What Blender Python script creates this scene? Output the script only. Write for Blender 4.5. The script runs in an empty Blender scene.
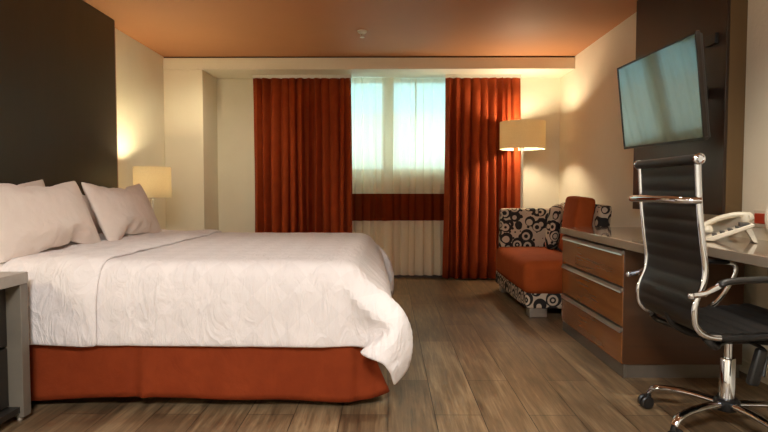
import bpy, bmesh, math, random
from mathutils import Vector, Matrix
random.seed(7)
SC = bpy.context.scene
COL = SC.collection
PI = math.pi
# cloth shapes: x, y and z of every grid point in millimetres, each as the step from the point before
DUVET = [-1963,2,1,1,1,1,0,2,1,2,2,0,0,0,0,0,0,0,0,0,0,0,0,0,0,0,0,0,0,0,0,0,0,0,0,0,0,0,0,0,0,0,0,0,0,0,0,0,0,0,0,0,0,0,0,0,0,0,-1,-1,-3,-2,-1,-1,-1,-3,-1,-2,
39,2,1,1,1,1,1,1,1,2,1,2,-2,1,1,-3,-1,2,-1,2,-2,-1,1,-1,1,2,-2,-1,1,0,1,1,-1,-1,2,-1,-1,-1,0,0,2,-1,0,1,0,1,-3,3,0,-1,1,-1,0,1,-2,2,0,1,-3,-1,-2,-2,-1,
-1,-2,-1,-3,-1,39,2,1,1,1,1,1,0,2,2,1,1,0,0,-4,0,1,0,0,0,0,0,-1,2,0,-3,3,1,-1,-2,2,-1,2,-2,-1,1,0,0,0,1,-2,0,3,-3,3,-3,1,0,0,0,1,-1,2,-2,2,-1,2,0,-2,
-1,-2,-2,-1,-2,-1,-2,-1,-2,39,1,2,1,1,1,0,1,1,2,4,-6,0,0,1,-1,0,1,0,-1,2,-2,0,1,-1,1,-1,2,-1,0,1,-1,1,0,-1,-1,0,0,1,0,0,-1,1,1,-1,0,0,0,0,0,0,1,-1,2,
-2,2,1,0,-2,-2,-1,-1,-2,-1,-1,-2,-1,-3,40,1,1,1,1,1,1,1,1,2,-1,-1,0,0,1,-1,0,0,1,-1,1,-1,0,1,0,0,-1,1,0,0,0,0,0,0,-1,0,0,0,0,0,0,0,1,0,-1,0,1,-1,0,0,0,
0,1,0,0,2,1,-1,-1,-3,-1,-1,-1,-1,-2,-1,-2,-2,40,1,1,1,1,1,1,1,1,2,-1,-1,0,0,0,0,0,0,0,1,-1,0,0,0,0,1,-1,0,0,0,1,-1,0,0,0,0,0,0,0,0,0,0,1,-1,0,0,0,0,0,
0,0,0,0,0,0,1,2,0,-2,-3,0,-1,-1,-1,-2,-1,-2,-2,40,1,1,1,1,1,0,1,2,0,1,-1,0,0,0,0,0,1,-1,0,0,0,0,0,1,-1,0,0,0,0,0,0,0,0,0,0,0,-1,1,0,0,0,0,0,0,0,0,0,0,
0,0,0,0,0,0,0,3,-2,-1,-2,0,-1,-1,-2,-1,-2,-1,-2,40,0,1,2,1,1,0,1,1,0,1,0,-1,1,0,0,0,0,0,0,0,0,0,0,0,1,-1,0,0,0,0,0,0,0,-1,1,-1,1,0,0,-1,1,0,0,0,0,0,0,
-1,1,0,0,0,0,0,0,0,0,-1,-1,-2,2,-3,-1,-1,-2,-1,-2,40,0,1,1,2,0,1,1,0,1,0,0,0,0,1,0,0,0,0,0,0,1,-1,-1,1,1,-1,0,0,0,0,0,0,-1,0,0,0,1,-1,0,1,0,0,0,-1,1,0,
-1,1,-1,0,1,0,0,0,0,0,0,1,-2,-1,-2,-1,-1,-1,-2,-1,-2,40,0,1,2,1,0,1,1,0,0,1,0,0,0,0,0,1,0,-1,1,0,0,1,0,-1,0,0,-1,1,0,0,0,-1,1,0,0,-1,0,0,1,0,0,-1,0,0,
0,1,-1,1,0,0,-1,1,-1,0,1,0,0,0,-1,-2,-1,-1,-1,-2,-1,-2,-1,40,2,0,0,2,0,1,1,-1,1,1,0,0,0,0,0,0,0,1,0,0,0,0,0,0,0,0,0,0,0,0,0,0,0,0,0,-1,0,0,0,0,0,0,0,0,
0,0,0,0,1,-1,0,0,0,0,0,1,0,0,-1,-2,-1,-1,-1,-2,-1,-1,-2,40,1,1,1,0,1,1,0,1,0,0,0,1,0,0,0,0,0,0,0,0,1,0,0,0,0,0,0,-1,0,1,0,0,0,0,0,-1,1,0,0,0,-1,0,0,1,
-1,0,0,0,0,0,1,-1,0,0,0,0,1,-1,-1,-1,-2,-1,-1,-1,-1,-1,-2,40,1,1,1,0,1,0,1,0,1,0,0,0,0,1,0,0,0,0,0,0,0,1,0,0,0,0,-1,0,1,0,-1,1,-1,0,1,-1,0,0,0,0,0,0,0,
0,0,0,0,0,0,1,-1,0,0,0,0,0,0,-1,-1,-1,-1,-1,-1,-1,-1,-1,-2,40,1,1,0,1,1,0,1,0,1,0,0,0,1,-1,0,1,1,0,-1,0,0,0,0,0,1,-1,1,0,-1,1,-1,0,0,0,0,0,0,0,0,0,0,0,
0,0,0,0,0,0,0,0,0,0,0,0,0,-1,1,-1,-1,0,-3,0,-1,-1,-1,-1,-2,40,1,1,0,1,0,1,1,1,0,0,0,1,0,0,0,0,0,0,0,0,0,0,0,1,0,-1,0,0,0,0,0,0,0,0,0,0,0,0,0,0,0,0,0,0,
0,0,0,0,0,0,0,0,-1,0,0,0,0,0,-2,0,-1,-1,-1,-1,-1,-1,-2,40,1,1,0,1,0,1,1,1,-1,1,0,1,-1,1,-1,1,0,0,0,0,0,0,0,0,0,0,0,0,0,0,0,0,0,0,0,0,0,0,0,0,0,0,0,0,0,
0,0,0,0,0,0,-1,0,0,0,0,-1,0,0,-2,0,-1,-1,-1,-1,-1,-1,39,1,1,0,0,1,1,1,0,0,0,1,0,0,0,0,0,1,0,0,0,0,0,0,0,0,0,0,0,0,0,0,0,0,0,0,-1,1,-1,1,-1,2,-2,1,0,0,
0,0,0,-1,0,0,0,0,0,0,-1,0,-1,0,0,-1,-1,-1,-1,-1,-1,-2,40,1,0,1,0,1,1,1,0,0,1,0,0,0,0,0,0,0,0,1,0,0,0,0,0,0,0,0,0,0,0,0,0,0,0,0,-1,0,1,1,0,-2,1,0,0,0,0,
-1,0,0,0,0,0,-1,1,-1,0,-1,0,0,-1,0,-1,-1,-1,-1,-1,-2,40,1,1,0,1,0,1,1,0,0,0,0,1,0,0,0,0,0,0,1,-1,1,0,0,0,0,0,0,0,0,0,0,0,0,0,0,0,0,0,0,0,0,0,0,0,0,0,
-1,0,0,0,0,-1,1,0,0,-1,-1,0,0,-1,0,-1,-1,-1,-2,-1,-1,41,0,1,0,0,1,1,1,-1,1,0,0,0,0,1,0,0,0,0,0,0,1,0,0,0,0,0,0,0,0,0,0,0,-1,1,0,-1,0,1,0,0,0,-1,0,0,0,
0,0,0,0,0,0,0,0,0,-1,0,0,-1,0,-1,-1,0,-2,0,-1,-2,-1,42,-1,1,0,1,1,0,0,0,1,0,0,0,0,1,-1,1,0,0,0,1,-1,0,1,0,0,0,0,0,-1,1,-1,1,0,-1,1,0,0,0,0,-1,1,-1,0,0,
0,0,0,0,0,0,0,0,-1,0,0,0,-1,0,-1,0,-1,-1,0,-1,-1,-1,-1,40,1,0,0,1,0,0,1,0,0,1,0,0,0,0,0,0,1,0,0,1,-1,0,0,1,0,-1,0,1,0,0,-1,0,1,0,-1,1,0,0,0,0,-1,0,0,0,
0,0,0,0,0,0,0,0,-1,0,0,0,0,-1,-1,0,-1,-1,-1,-1,0,-1,-1,40,1,0,0,1,0,0,1,0,0,1,0,0,0,0,1,0,0,0,0,0,0,1,-1,1,-1,0,0,0,1,-1,1,0,-1,0,0,0,1,0,0,-1,0,0,0,0,
0,0,0,0,0,0,0,-1,0,0,0,-1,0,-1,0,0,-1,-1,-1,-1,0,-1,0,39,0,1,0,1,0,0,0,1,0,1,0,0,0,0,1,-1,1,0,0,0,0,0,0,1,0,0,-1,1,-1,0,1,0,0,-1,1,-1,0,0,0,0,0,0,0,0,
0,0,0,0,0,0,0,0,-1,0,-1,0,0,0,-1,0,-1,-1,0,-1,-1,-1,-1,40,1,0,0,1,0,0,0,0,1,0,1,0,0,0,0,1,0,0,0,0,0,0,0,0,0,0,0,0,1,0,-1,1,-1,1,-1,0,0,0,0,0,0,0,0,0,0,
0,0,0,0,0,-1,1,-1,0,0,-1,0,0,-1,-1,0,-1,-1,0,-1,-1,-1,40,1,0,0,1,0,0,0,0,2,-1,1,0,0,1,-1,0,1,0,0,-1,1,0,0,1,0,-1,1,0,0,0,-1,0,0,0,0,0,0,0,0,0,0,0,0,1,
-1,0,0,-1,0,0,0,0,0,-1,0,0,0,0,-1,-1,0,-1,0,-1,-1,-1,0,39,1,0,0,0,1,0,1,0,0,1,-1,1,0,1,0,-1,1,0,0,-1,1,0,0,0,0,0,0,0,0,0,0,0,0,0,0,0,0,0,0,0,0,0,0,0,0,
0,-1,0,0,0,0,0,0,0,-1,0,0,-1,-1,0,0,-1,-1,0,-1,-1,0,39,0,1,0,0,1,0,0,1,0,0,0,1,0,0,0,1,-1,0,0,1,0,0,0,0,0,0,0,0,0,0,0,0,0,0,0,0,0,0,0,0,0,0,0,0,0,0,-1,
1,-1,0,0,0,-1,1,-1,-1,1,-1,0,-1,0,-1,-1,0,-1,-1,-1,40,0,1,0,0,1,0,0,1,0,0,0,1,0,0,0,0,0,1,-1,0,1,0,0,0,0,0,0,0,0,0,0,0,0,0,0,0,0,0,0,-1,1,0,0,0,0,-1,0,
0,0,0,0,0,-1,0,1,-2,1,-1,0,-1,0,-1,-1,0,-2,0,-1,40,0,0,1,0,0,1,0,0,1,0,0,0,1,0,0,0,0,0,0,1,0,0,0,0,0,0,0,0,0,0,0,0,0,0,0,0,0,0,0,0,0,0,0,0,-1,0,0,0,0,
0,0,0,0,0,-1,0,0,-1,0,-1,0,-1,-1,-1,0,-1,-1,40,0,0,1,0,0,1,0,0,0,1,-1,1,1,0,0,0,0,0,1,0,0,0,0,0,0,0,-1,0,1,-1,0,1,0,0,0,0,0,-1,0,1,0,-1,0,1,-1,0,0,0,0,
0,0,0,0,-1,0,-1,0,0,-1,0,-1,-1,0,-1,0,-1,-1,40,0,0,1,0,0,1,0,0,0,1,0,0,1,0,0,0,0,0,0,0,1,0,0,0,0,0,0,0,0,0,0,0,0,0,0,0,-1,0,0,0,0,0,0,0,-1,1,0,0,0,0,0,
0,0,-1,0,0,-1,0,-1,0,-1,-1,0,-1,0,0,0,38,1,-1,0,1,0,0,1,0,0,0,1,0,0,1,0,0,0,0,0,1,0,0,0,0,0,0,0,0,0,0,0,0,0,0,0,0,0,0,0,-1,0,0,0,0,0,0,0,0,-1,0,1,0,0,
-1,0,0,-1,0,-1,-1,0,0,-1,0,-1,0,-1,39,0,0,0,1,0,1,0,0,1,1,0,0,0,0,0,0,0,0,0,0,1,-1,1,0,0,0,0,0,0,0,0,-1,0,1,0,0,-1,1,0,-1,0,0,0,0,0,-1,2,-1,-1,0,0,1,
-1,0,0,-1,0,-1,0,-1,0,0,-1,-1,0,-1,0,39,0,0,0,1,0,0,1,0,0,2,0,0,0,0,0,0,0,0,0,0,0,0,0,0,1,0,-1,1,0,0,0,0,0,-1,0,0,0,1,-1,0,0,0,0,0,0,0,0,0,0,0,0,0,-1,
0,0,-1,0,-1,-1,0,0,-1,0,-1,0,-1,0,39,0,0,0,1,0,0,1,-1,2,0,0,0,1,0,0,0,0,0,0,0,1,-1,0,0,0,0,0,1,-1,1,-1,0,0,0,0,0,0,0,0,0,0,0,0,0,0,0,0,0,0,0,-1,0,0,0,
0,-1,0,-1,1,-2,0,-1,0,-1,0,-1,0,39,0,0,0,0,1,0,1,1,-1,1,0,1,0,0,0,0,0,0,0,0,0,0,1,0,-1,1,-1,1,-1,0,0,0,0,0,0,0,0,0,0,0,0,0,0,0,0,0,0,0,0,-1,0,0,0,0,-1,
1,0,-1,-1,0,-1,-1,0,-1,0,-1,0,39,-1,1,0,0,0,1,0,1,1,0,0,1,0,0,0,0,0,0,0,0,0,0,0,0,0,0,0,0,0,0,0,0,0,0,0,0,0,0,0,0,0,0,0,0,0,0,0,0,-1,0,0,0,0,-1,0,0,0,
0,-1,-1,-1,0,0,-1,0,-1,0,38,0,1,0,0,0,1,0,1,0,1,0,0,0,1,0,0,0,0,0,0,0,0,1,-1,1,-1,0,0,0,0,0,0,0,0,0,0,0,0,0,0,0,0,-1,1,0,0,0,0,-1,1,-1,0,0,0,-1,0,0,-1,
0,-1,-1,0,-1,0,0,-1,0,38,0,1,0,0,0,0,1,1,0,1,0,0,0,1,-1,1,0,0,0,0,0,0,0,0,0,0,0,0,0,0,0,0,0,-1,1,0,0,0,0,0,0,0,-1,0,1,-1,1,0,-1,0,0,0,0,0,-1,0,0,0,-1,
-1,-1,0,-1,0,-1,0,0,38,0,1,-1,1,1,0,1,0,0,1,0,0,0,1,0,-1,1,0,0,0,0,0,0,0,0,0,0,0,0,0,0,0,0,1,-1,0,0,0,0,0,0,0,0,-1,1,-1,0,1,-1,0,0,0,0,0,0,-1,0,-1,0,
-1,-1,-1,0,0,-1,0,0,38,0,0,1,0,0,1,0,1,0,1,1,-1,0,1,0,0,1,0,-1,0,0,0,0,0,0,0,0,0,0,0,0,0,0,0,0,-1,1,0,0,0,0,0,0,-1,0,0,1,-1,1,0,0,-1,0,0,-1,0,0,-1,0,
-1,-1,-1,0,-1,0,0,-1,38,1,0,0,1,0,1,0,1,1,0,0,1,0,0,0,0,0,0,0,0,0,0,0,0,0,0,0,0,0,0,0,0,0,0,0,0,0,0,-1,1,-1,1,-1,0,0,1,-1,0,1,-1,1,-1,0,0,-1,0,0,-1,-1,
0,-1,-1,-1,0,0,-1,0,38,0,1,0,0,1,1,0,0,2,0,1,-1,1,0,0,0,0,0,0,0,0,0,-1,1,0,-1,1,0,0,0,0,0,0,0,0,0,0,-1,0,0,1,-1,1,-1,0,0,0,1,-1,0,0,0,0,1,-1,0,-2,0,0,
-2,0,-1,0,-1,0,-1,0,38,0,1,0,0,1,0,1,0,2,1,0,0,0,0,1,-1,0,0,0,0,0,0,-1,0,1,0,-1,2,-2,0,1,0,0,-1,0,1,-1,0,0,0,0,0,0,0,0,0,0,0,0,0,0,0,0,0,0,0,0,-2,-1,0,
-1,-1,-1,0,0,-1,0,38,0,0,0,1,0,1,1,0,1,1,1,0,0,0,0,0,0,0,0,0,0,-1,1,0,0,0,0,0,-1,1,-1,1,-1,1,0,-1,0,0,1,-1,1,-1,0,0,0,0,0,0,0,0,0,0,0,0,0,-1,1,-1,-1,
-2,-1,0,-1,0,-1,0,-1,39,0,0,0,0,1,1,1,0,1,1,1,0,0,0,0,0,0,0,0,-1,1,-1,0,0,0,0,1,0,-1,1,0,-1,0,0,0,0,0,-1,1,0,0,0,0,0,0,0,0,0,0,0,-1,2,-1,0,0,0,0,-1,-2,
-1,-1,-1,0,0,-1,-1,0,38,0,1,0,0,0,1,1,1,1,2,0,0,0,0,0,0,0,0,-1,0,0,0,0,0,0,1,0,-1,0,0,0,0,0,0,0,0,1,-1,1,-1,0,0,0,0,0,0,0,0,0,0,0,0,0,0,0,1,-1,-1,-2,
-1,-1,-1,0,-1,0,-1,-1,38,-1,1,0,0,2,1,0,1,2,2,1,-1,0,0,0,-1,0,0,0,0,0,0,0,0,0,0,1,-1,0,0,0,0,0,0,0,0,0,0,0,0,0,0,0,0,0,-1,0,1,-1,1,0,0,1,-1,1,1,-1,-2,
-2,-2,0,-2,0,-1,0,-1,0,38,-1,2,-2,3,-2,0,0,2,3,4,0,0,-1,0,-1,1,-1,0,0,0,0,0,0,0,0,0,0,0,0,0,1,-2,1,0,0,0,0,0,0,0,0,0,-1,1,0,-1,0,0,1,-1,1,0,0,0,1,1,-1,
-2,-4,-2,0,0,-1,0,-1,-1,-1,36,1,1,1,1,0,-1,-8,1,10,5,1,-1,-1,-1,-1,0,1,2,-1,-2,1,-1,0,1,-1,1,-1,2,-2,-1,0,2,1,-2,0,1,1,-2,1,-1,1,-1,0,0,1,-1,0,0,0,0,0,
0,0,1,1,1,-1,-2,-7,-5,-12,-1,1,-13,1,8,1,49,0,1,-3,-3,-3,-11,10,9,4,8,-3,-4,-1,2,-2,1,-1,2,-2,0,1,2,-3,0,1,0,1,-3,1,0,0,0,0,0,0,1,2,-1,0,-1,0,0,-1,0,
-1,0,1,-1,0,0,0,2,-2,3,1,0,7,-8,0,-8,-9,-11,-7,-1,-15,-5,-2,52,8,6,3,-14,-4,13,12,4,9,-22,11,-5,0,0,0,4,-1,-3,4,0,-4,-1,1,3,-4,3,-3,4,-1,-1,-1,-1,0,0,
0,1,-1,0,2,-1,0,0,0,-1,0,0,0,1,0,0,1,-1,0,1,-1,7,-14,26,-4,-4,-9,-11,-5,-8,-17,-2,-9,19,21,10,9,-10,12,13,8,8,-34,-2,0,9,-8,0,1,-2,-1,9,0,-9,2,0,-1,1,
0,0,1,1,-1,3,-3,-1,0,4,-2,-1,-1,0,0,0,-1,3,-4,3,0,0,-1,-1,0,1,0,-1,0,-1,10,-3,-13,7,36,-1,-6,-11,-5,-14,-8,-15,-10,6,10,16,17,13,12,9,9,-33,-30,0,11,9,
-8,-5,2,-1,7,1,-10,5,0,-1,3,-5,1,5,-4,-4,5,-7,4,-1,0,-2,7,-7,0,5,1,-6,0,2,2,-2,2,-3,0,1,-1,4,-1,0,6,1,-5,4,-17,-2,32,35,0,-6,-14,-8,-8,-11,-13,-13,20,
23,15,11,8,12,-14,-34,-37,6,7,16,-3,-8,-2,-1,5,3,0,-5,-3,5,-1,-3,-3,2,1,1,-3,4,2,-5,2,4,-2,-9,1,4,-1,5,-5,0,0,0,0,-1,6,-3,0,-1,-1,6,-1,2,-2,4,-15,-13,
26,35,31,-1,-3,-10,-15,-3,-13,-15,14,22,12,14,10,-4,-31,-38,-29,17,11,8,-6,-2,-11,2,-2,-1,5,-5,7,-6,-2,5,-5,5,1,0,3,-6,-1,1,-2,8,0,-8,2,-2,2,2,-5,4,-1,
5,-1,-4,0,1,2,1,-7,3,0,6,9,-15,-3,-23,19,36,33,26,-7,1,-6,-14,-2,-25,16,20,14,12,2,-20,-38,-37,-24,14,20,6,-2,-6,2,-13,-1,8,-7,1,1,-4,-4,0,4,3,-4,7,-3,
5,-9,6,3,-10,-1,9,0,-6,7,-9,0,4,6,0,-5,5,-9,8,2,-10,5,2,-3,10,-2,-4,-16,-17,9,36,27,28,32,-11,-6,2,-12,-13,16,14,12,8,-10,-35,-36,-33,-23,22,17,0,1,3,
-3,-13,-1,-7,3,6,-1,-10,0,9,-7,2,0,6,-8,8,0,-4,-3,4,2,-7,1,-1,1,8,-3,-1,5,-10,9,0,-7,0,0,2,7,3,0,0,1,-7,-10,-22,-1,34,36,28,28,16,-8,2,-6,-19,19,11,16,
-1,-29,-37,-34,-24,-26,17,14,21,0,-12,-2,-9,1,-7,6,-4,-7,0,7,-5,-3,6,4,-6,7,-4,4,-5,-3,1,0,1,5,-9,8,-4,8,-2,-7,9,-6,-2,2,4,-6,4,-4,1,10,2,1,-14,-3,-15,
-19,35,35,31,30,11,22,-9,5,-16,12,16,9,-19,-35,-34,-36,-32,2,5,23,17,-11,-2,-3,-2,-13,-2,-1,4,-10,5,-3,5,2,-9,3,4,-7,5,-2,-1,2,-2,7,-9,9,-7,3,-3,0,1,7,
-4,6,-5,-2,0,6,0,-5,3,4,6,-1,-9,-11,-23,7,7,32,33,27,33,18,5,-3,-3,14,14,-3,-33,-37,-33,-36,-31,4,20,9,20,4,-14,3,-10,-12,3,-6,1,0,-1,0,1,-1,-2,-4,3,0,
-1,-1,3,-1,0,0,-3,-1,10,-1,0,-2,1,-4,2,-6,9,-6,0,1,5,3,5,-1,-3,3,-12,-10,-19,-4,3,34,28,31,33,28,11,8,2496,0,-5,3,2,0,0,3,18,23,22,38,39,38,38,38,38,
39,38,38,38,38,39,38,38,38,38,39,38,38,38,38,39,38,38,38,39,38,38,38,38,39,38,38,38,38,39,38,38,38,38,39,38,38,38,38,39,38,18,19,20,9,0,4,5,-9,0,2,
-1937,1,4,-1,2,-2,-3,9,17,18,29,38,38,38,38,38,38,38,39,38,38,38,39,38,38,38,38,38,39,38,38,39,38,38,38,39,38,38,38,38,38,39,38,38,38,39,38,38,38,38,
39,38,38,38,38,38,38,39,26,15,17,9,-1,0,1,8,-8,-1,-1938,5,-6,6,-4,6,3,2,12,28,23,40,38,38,38,38,38,38,39,38,38,38,38,39,38,38,38,39,38,38,38,39,38,38,
38,38,39,38,38,38,39,38,38,38,38,39,38,38,38,38,39,38,38,38,39,38,37,38,21,27,12,9,4,-2,-3,2,6,-2,-1935,-10,0,8,-3,3,-3,7,11,22,32,37,39,39,37,38,38,
38,38,39,38,38,38,39,38,38,38,39,38,38,38,38,39,38,38,38,38,39,38,39,38,38,38,38,38,39,38,38,38,38,38,39,38,39,38,38,37,37,31,13,23,2,5,-6,2,-2,9,-7,
-1941,6,-3,3,-2,7,-5,0,20,16,38,36,38,38,38,38,38,38,38,39,38,38,38,39,38,38,38,39,38,38,38,38,39,38,38,38,39,38,38,38,39,38,38,38,38,39,38,38,38,38,
38,39,39,38,38,37,37,37,35,22,7,12,-2,-2,-2,2,-2,8,-1946,0,6,-2,1,-8,8,-1,13,24,34,38,39,38,38,38,38,39,38,38,38,38,38,39,38,38,38,39,38,38,38,38,39,
38,38,38,38,39,38,38,39,38,38,38,38,39,38,38,38,39,37,38,40,38,38,38,36,39,29,30,9,1,6,0,-6,5,0,-3,-1935,-5,-5,7,-3,-3,2,12,3,32,29,38,38,39,38,38,38,
38,38,38,39,38,38,38,39,38,38,39,38,38,38,39,38,38,38,38,38,38,39,39,38,38,38,38,38,39,38,38,38,38,38,39,39,38,38,38,36,37,38,24,5,7,-5,7,-1,-2,0,0,
-1935,-11,0,8,-5,3,-2,3,14,24,36,37,38,38,38,38,39,38,39,37,39,38,38,39,38,38,38,39,38,38,37,40,38,38,38,39,37,39,38,38,38,39,38,38,39,38,38,38,38,39,
38,39,37,39,38,38,39,37,36,20,17,-7,10,-5,1,3,-7,3,-1939,-4,0,1,1,-3,0,3,20,18,36,38,38,38,38,39,38,38,38,38,39,38,38,38,38,39,38,38,38,39,38,38,39,38,
38,38,38,39,38,38,38,39,38,39,38,38,38,38,39,37,39,38,38,39,38,39,38,38,37,23,10,5,0,-6,3,-4,2,2,-1942,-7,0,7,-2,-2,0,6,10,26,34,39,38,38,37,40,37,39,
38,38,39,38,39,38,38,38,38,39,38,38,38,38,39,38,38,38,38,39,38,38,38,39,39,37,39,38,38,38,39,38,38,38,39,38,38,39,38,38,34,28,6,10,-2,-2,-3,0,2,-7,
-1938,2,1,-8,5,-2,3,0,20,18,36,37,38,39,38,38,39,38,38,38,38,39,38,38,39,38,38,38,38,39,38,38,39,38,38,38,39,38,38,38,39,38,38,39,38,38,38,38,38,39,38,
38,39,38,38,38,39,38,32,30,12,9,-6,-5,0,1,-3,-3,-1939,4,-3,2,-11,7,-2,7,11,25,35,37,38,39,38,38,39,38,38,38,38,38,39,38,38,39,38,38,38,39,38,38,39,38,
38,39,37,39,38,38,38,39,38,38,38,39,38,38,38,39,38,39,38,38,38,39,38,38,29,32,14,8,-8,6,-13,5,-1,-5,-1939,2,0,-4,2,-4,4,5,10,26,34,37,38,39,38,38,38,
39,38,38,38,38,39,38,39,38,38,38,38,39,38,38,39,38,38,39,38,38,38,38,39,38,38,39,38,38,38,38,38,39,38,38,39,38,38,38,39,36,37,20,22,-1,5,-7,6,-10,2,-4,
-1940,2,-1,-5,2,6,-7,9,9,26,34,37,38,39,38,38,38,38,38,39,38,39,38,38,39,38,38,38,39,38,38,38,38,39,38,38,39,38,38,38,39,38,38,38,39,38,38,38,39,38,38,
39,38,38,38,38,39,38,34,23,22,-5,8,0,-8,-2,1,-7,-1938,3,-10,0,9,-6,5,9,4,27,34,37,39,38,38,38,38,38,38,39,38,39,38,38,38,39,38,38,38,39,38,38,38,38,39,
39,38,38,38,38,39,38,39,38,38,38,38,39,38,38,38,39,37,39,38,39,38,37,36,18,23,1,8,-1,-9,-5,3,-6,-1938,-1,-1,-2,2,4,-3,1,17,23,33,38,38,38,39,38,38,38,
38,39,37,40,38,38,38,39,38,38,38,39,38,38,38,38,39,38,39,38,38,38,39,38,38,39,38,38,39,37,39,38,38,39,38,38,38,39,38,39,29,31,9,15,-8,4,1,-7,-4,-1,
-1939,-6,3,0,-1,2,-3,11,9,23,33,37,39,38,38,38,39,38,38,39,38,39,38,38,38,39,38,38,38,39,38,38,38,39,38,38,39,38,38,38,39,38,38,39,38,38,38,39,38,38,
39,38,37,39,38,39,38,38,34,20,18,8,2,-1,0,-4,-8,1,-1939,-6,7,-6,2,-2,0,8,12,22,33,38,39,38,38,38,39,38,38,39,38,39,38,38,38,38,38,40,37,38,39,38,38,39,
38,38,39,38,39,38,38,38,39,38,38,38,39,38,38,38,39,38,38,38,39,38,38,37,36,25,10,11,4,-6,2,-2,-10,1,-1943,1,-3,6,-5,0,3,3,15,21,34,37,38,39,38,38,38,
39,38,39,38,38,38,39,38,39,38,38,38,38,38,39,39,38,38,38,39,38,39,38,38,38,38,38,39,38,38,39,38,39,38,38,38,39,38,38,38,39,31,27,5,16,3,0,-5,3,-10,-2,
-1941,1,-2,-2,4,-3,4,0,17,21,33,37,40,38,38,38,38,39,38,39,38,38,38,39,38,38,38,39,38,38,38,39,39,38,38,38,38,39,39,38,38,38,38,38,39,39,37,39,38,39,
38,38,39,38,38,38,38,39,33,20,18,7,3,3,-12,1,0,-5,-1946,8,-8,3,-1,-3,8,7,9,22,33,38,38,38,39,38,39,38,38,38,39,38,38,39,38,39,38,38,38,38,39,38,39,38,
38,38,39,38,39,38,38,38,38,38,39,39,37,39,38,39,38,38,39,37,39,38,39,37,33,25,6,10,9,-6,1,-4,-2,-3,-1935,-8,4,-4,-1,-2,10,2,10,23,34,37,38,38,39,38,38,
39,38,38,38,39,38,39,38,38,39,38,38,39,38,38,38,39,38,38,39,38,38,39,38,38,38,39,38,39,38,38,38,39,38,39,38,38,38,38,39,38,33,21,18,4,0,1,1,-6,1,-5,
-1937,-6,5,-6,-1,-3,9,5,9,24,33,38,38,38,38,39,38,39,38,38,38,39,38,38,38,39,39,38,38,39,38,38,39,38,38,39,38,38,38,39,38,38,38,39,38,39,38,38,39,38,
38,39,38,38,38,39,38,37,35,23,10,9,-3,5,-3,-7,5,-5,-1938,-4,-1,2,-2,4,-5,10,10,23,33,37,39,38,38,39,38,38,39,38,38,39,38,39,38,38,38,39,38,38,39,38,39,
38,38,38,39,38,39,38,38,38,39,38,39,38,38,38,39,38,38,39,38,38,38,39,38,38,35,19,16,6,2,-7,-3,6,-6,5,-1946,3,-3,-3,5,-4,2,8,9,23,33,37,39,38,38,38,39,
39,38,38,38,39,38,38,39,38,38,39,38,39,38,38,38,39,38,38,39,38,39,38,38,39,38,39,38,38,38,38,39,38,39,38,38,38,39,38,38,37,36,19,14,5,-2,5,-2,-9,2,7,
-1946,1,-3,2,-2,0,-2,10,10,22,34,38,38,38,39,38,38,39,38,38,39,38,38,39,38,38,39,38,39,38,38,38,39,38,38,39,38,38,39,38,38,39,38,39,38,38,38,39,38,38,
39,38,38,38,39,38,38,37,34,24,10,7,-3,-4,6,-8,8,-4,-1943,2,-1,2,-5,4,-1,6,11,23,33,38,38,38,38,38,39,38,39,38,38,39,38,38,39,38,38,39,38,38,40,37,39,
38,39,38,38,38,38,39,38,39,38,38,39,38,39,38,38,38,39,38,38,39,38,38,38,40,31,23,10,9,-8,8,-10,8,-2,-2,-1938,-2,-2,-2,0,6,-4,3,13,22,35,37,38,39,38,38,
39,38,39,38,38,39,38,38,39,38,39,38,38,38,39,39,38,38,39,38,38,38,39,38,39,38,38,39,38,38,38,39,38,38,39,38,39,38,39,38,38,37,33,24,11,-1,5,-6,5,-2,4,
-4,-1940,-1,4,-6,-1,1,-1,12,4,26,33,37,38,38,39,39,38,38,38,38,39,39,38,38,39,38,39,38,38,39,38,39,38,38,38,39,38,38,39,38,38,39,39,38,38,38,39,38,38,
39,38,39,38,38,39,38,38,39,31,24,7,8,-3,-1,4,-7,7,-3,-1942,0,5,-8,3,0,9,-4,10,25,31,39,38,39,38,38,39,38,38,38,39,39,38,38,39,38,39,38,38,39,38,38,39,
38,39,38,38,38,39,38,39,38,38,39,38,38,39,38,38,39,38,39,38,38,39,38,39,37,33,23,7,10,-6,-2,5,0,2,-5,-1942,4,-2,-2,3,1,-2,7,8,22,33,39,38,39,38,38,39,
38,38,39,38,39,38,38,39,38,38,39,39,38,38,38,39,38,38,39,38,39,38,38,39,38,39,38,38,39,38,38,38,39,39,38,39,38,38,39,38,38,32,21,14,1,-3,7,-5,-1,3,-2,
-1944,6,1,-10,8,-2,4,3,7,25,32,38,38,39,38,38,39,38,38,39,38,38,39,39,38,38,38,39,38,39,38,38,39,38,39,38,38,39,38,39,38,38,38,39,38,38,39,38,39,38,39,
38,39,38,38,39,38,38,32,22,12,-1,2,2,-5,4,1,5,-1948,-5,3,4,-7,6,6,-1,10,21,34,37,39,38,39,39,38,38,38,39,38,39,38,39,38,38,39,38,38,39,38,38,39,38,39,
38,38,39,37,39,39,38,39,38,38,39,38,39,38,38,39,38,38,39,39,38,38,38,32,23,10,-1,7,-2,2,-3,1,3,-1949,4,-5,4,-1,5,-4,8,8,23,32,38,38,38,39,38,39,38,39,
38,38,38,39,39,38,38,38,39,38,39,38,39,38,38,39,38,38,38,39,38,38,39,38,39,39,38,38,39,38,39,38,38,38,40,37,39,38,38,33,19,13,-1,5,-4,5,-1,-1,4,-1948,
-2,4,0,-4,8,-1,1,13,19,35,38,38,38,39,38,38,39,38,39,38,39,38,38,38,39,39,38,39,38,38,39,38,38,39,38,38,39,38,38,39,38,38,39,39,38,39,38,38,39,38,38,
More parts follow.
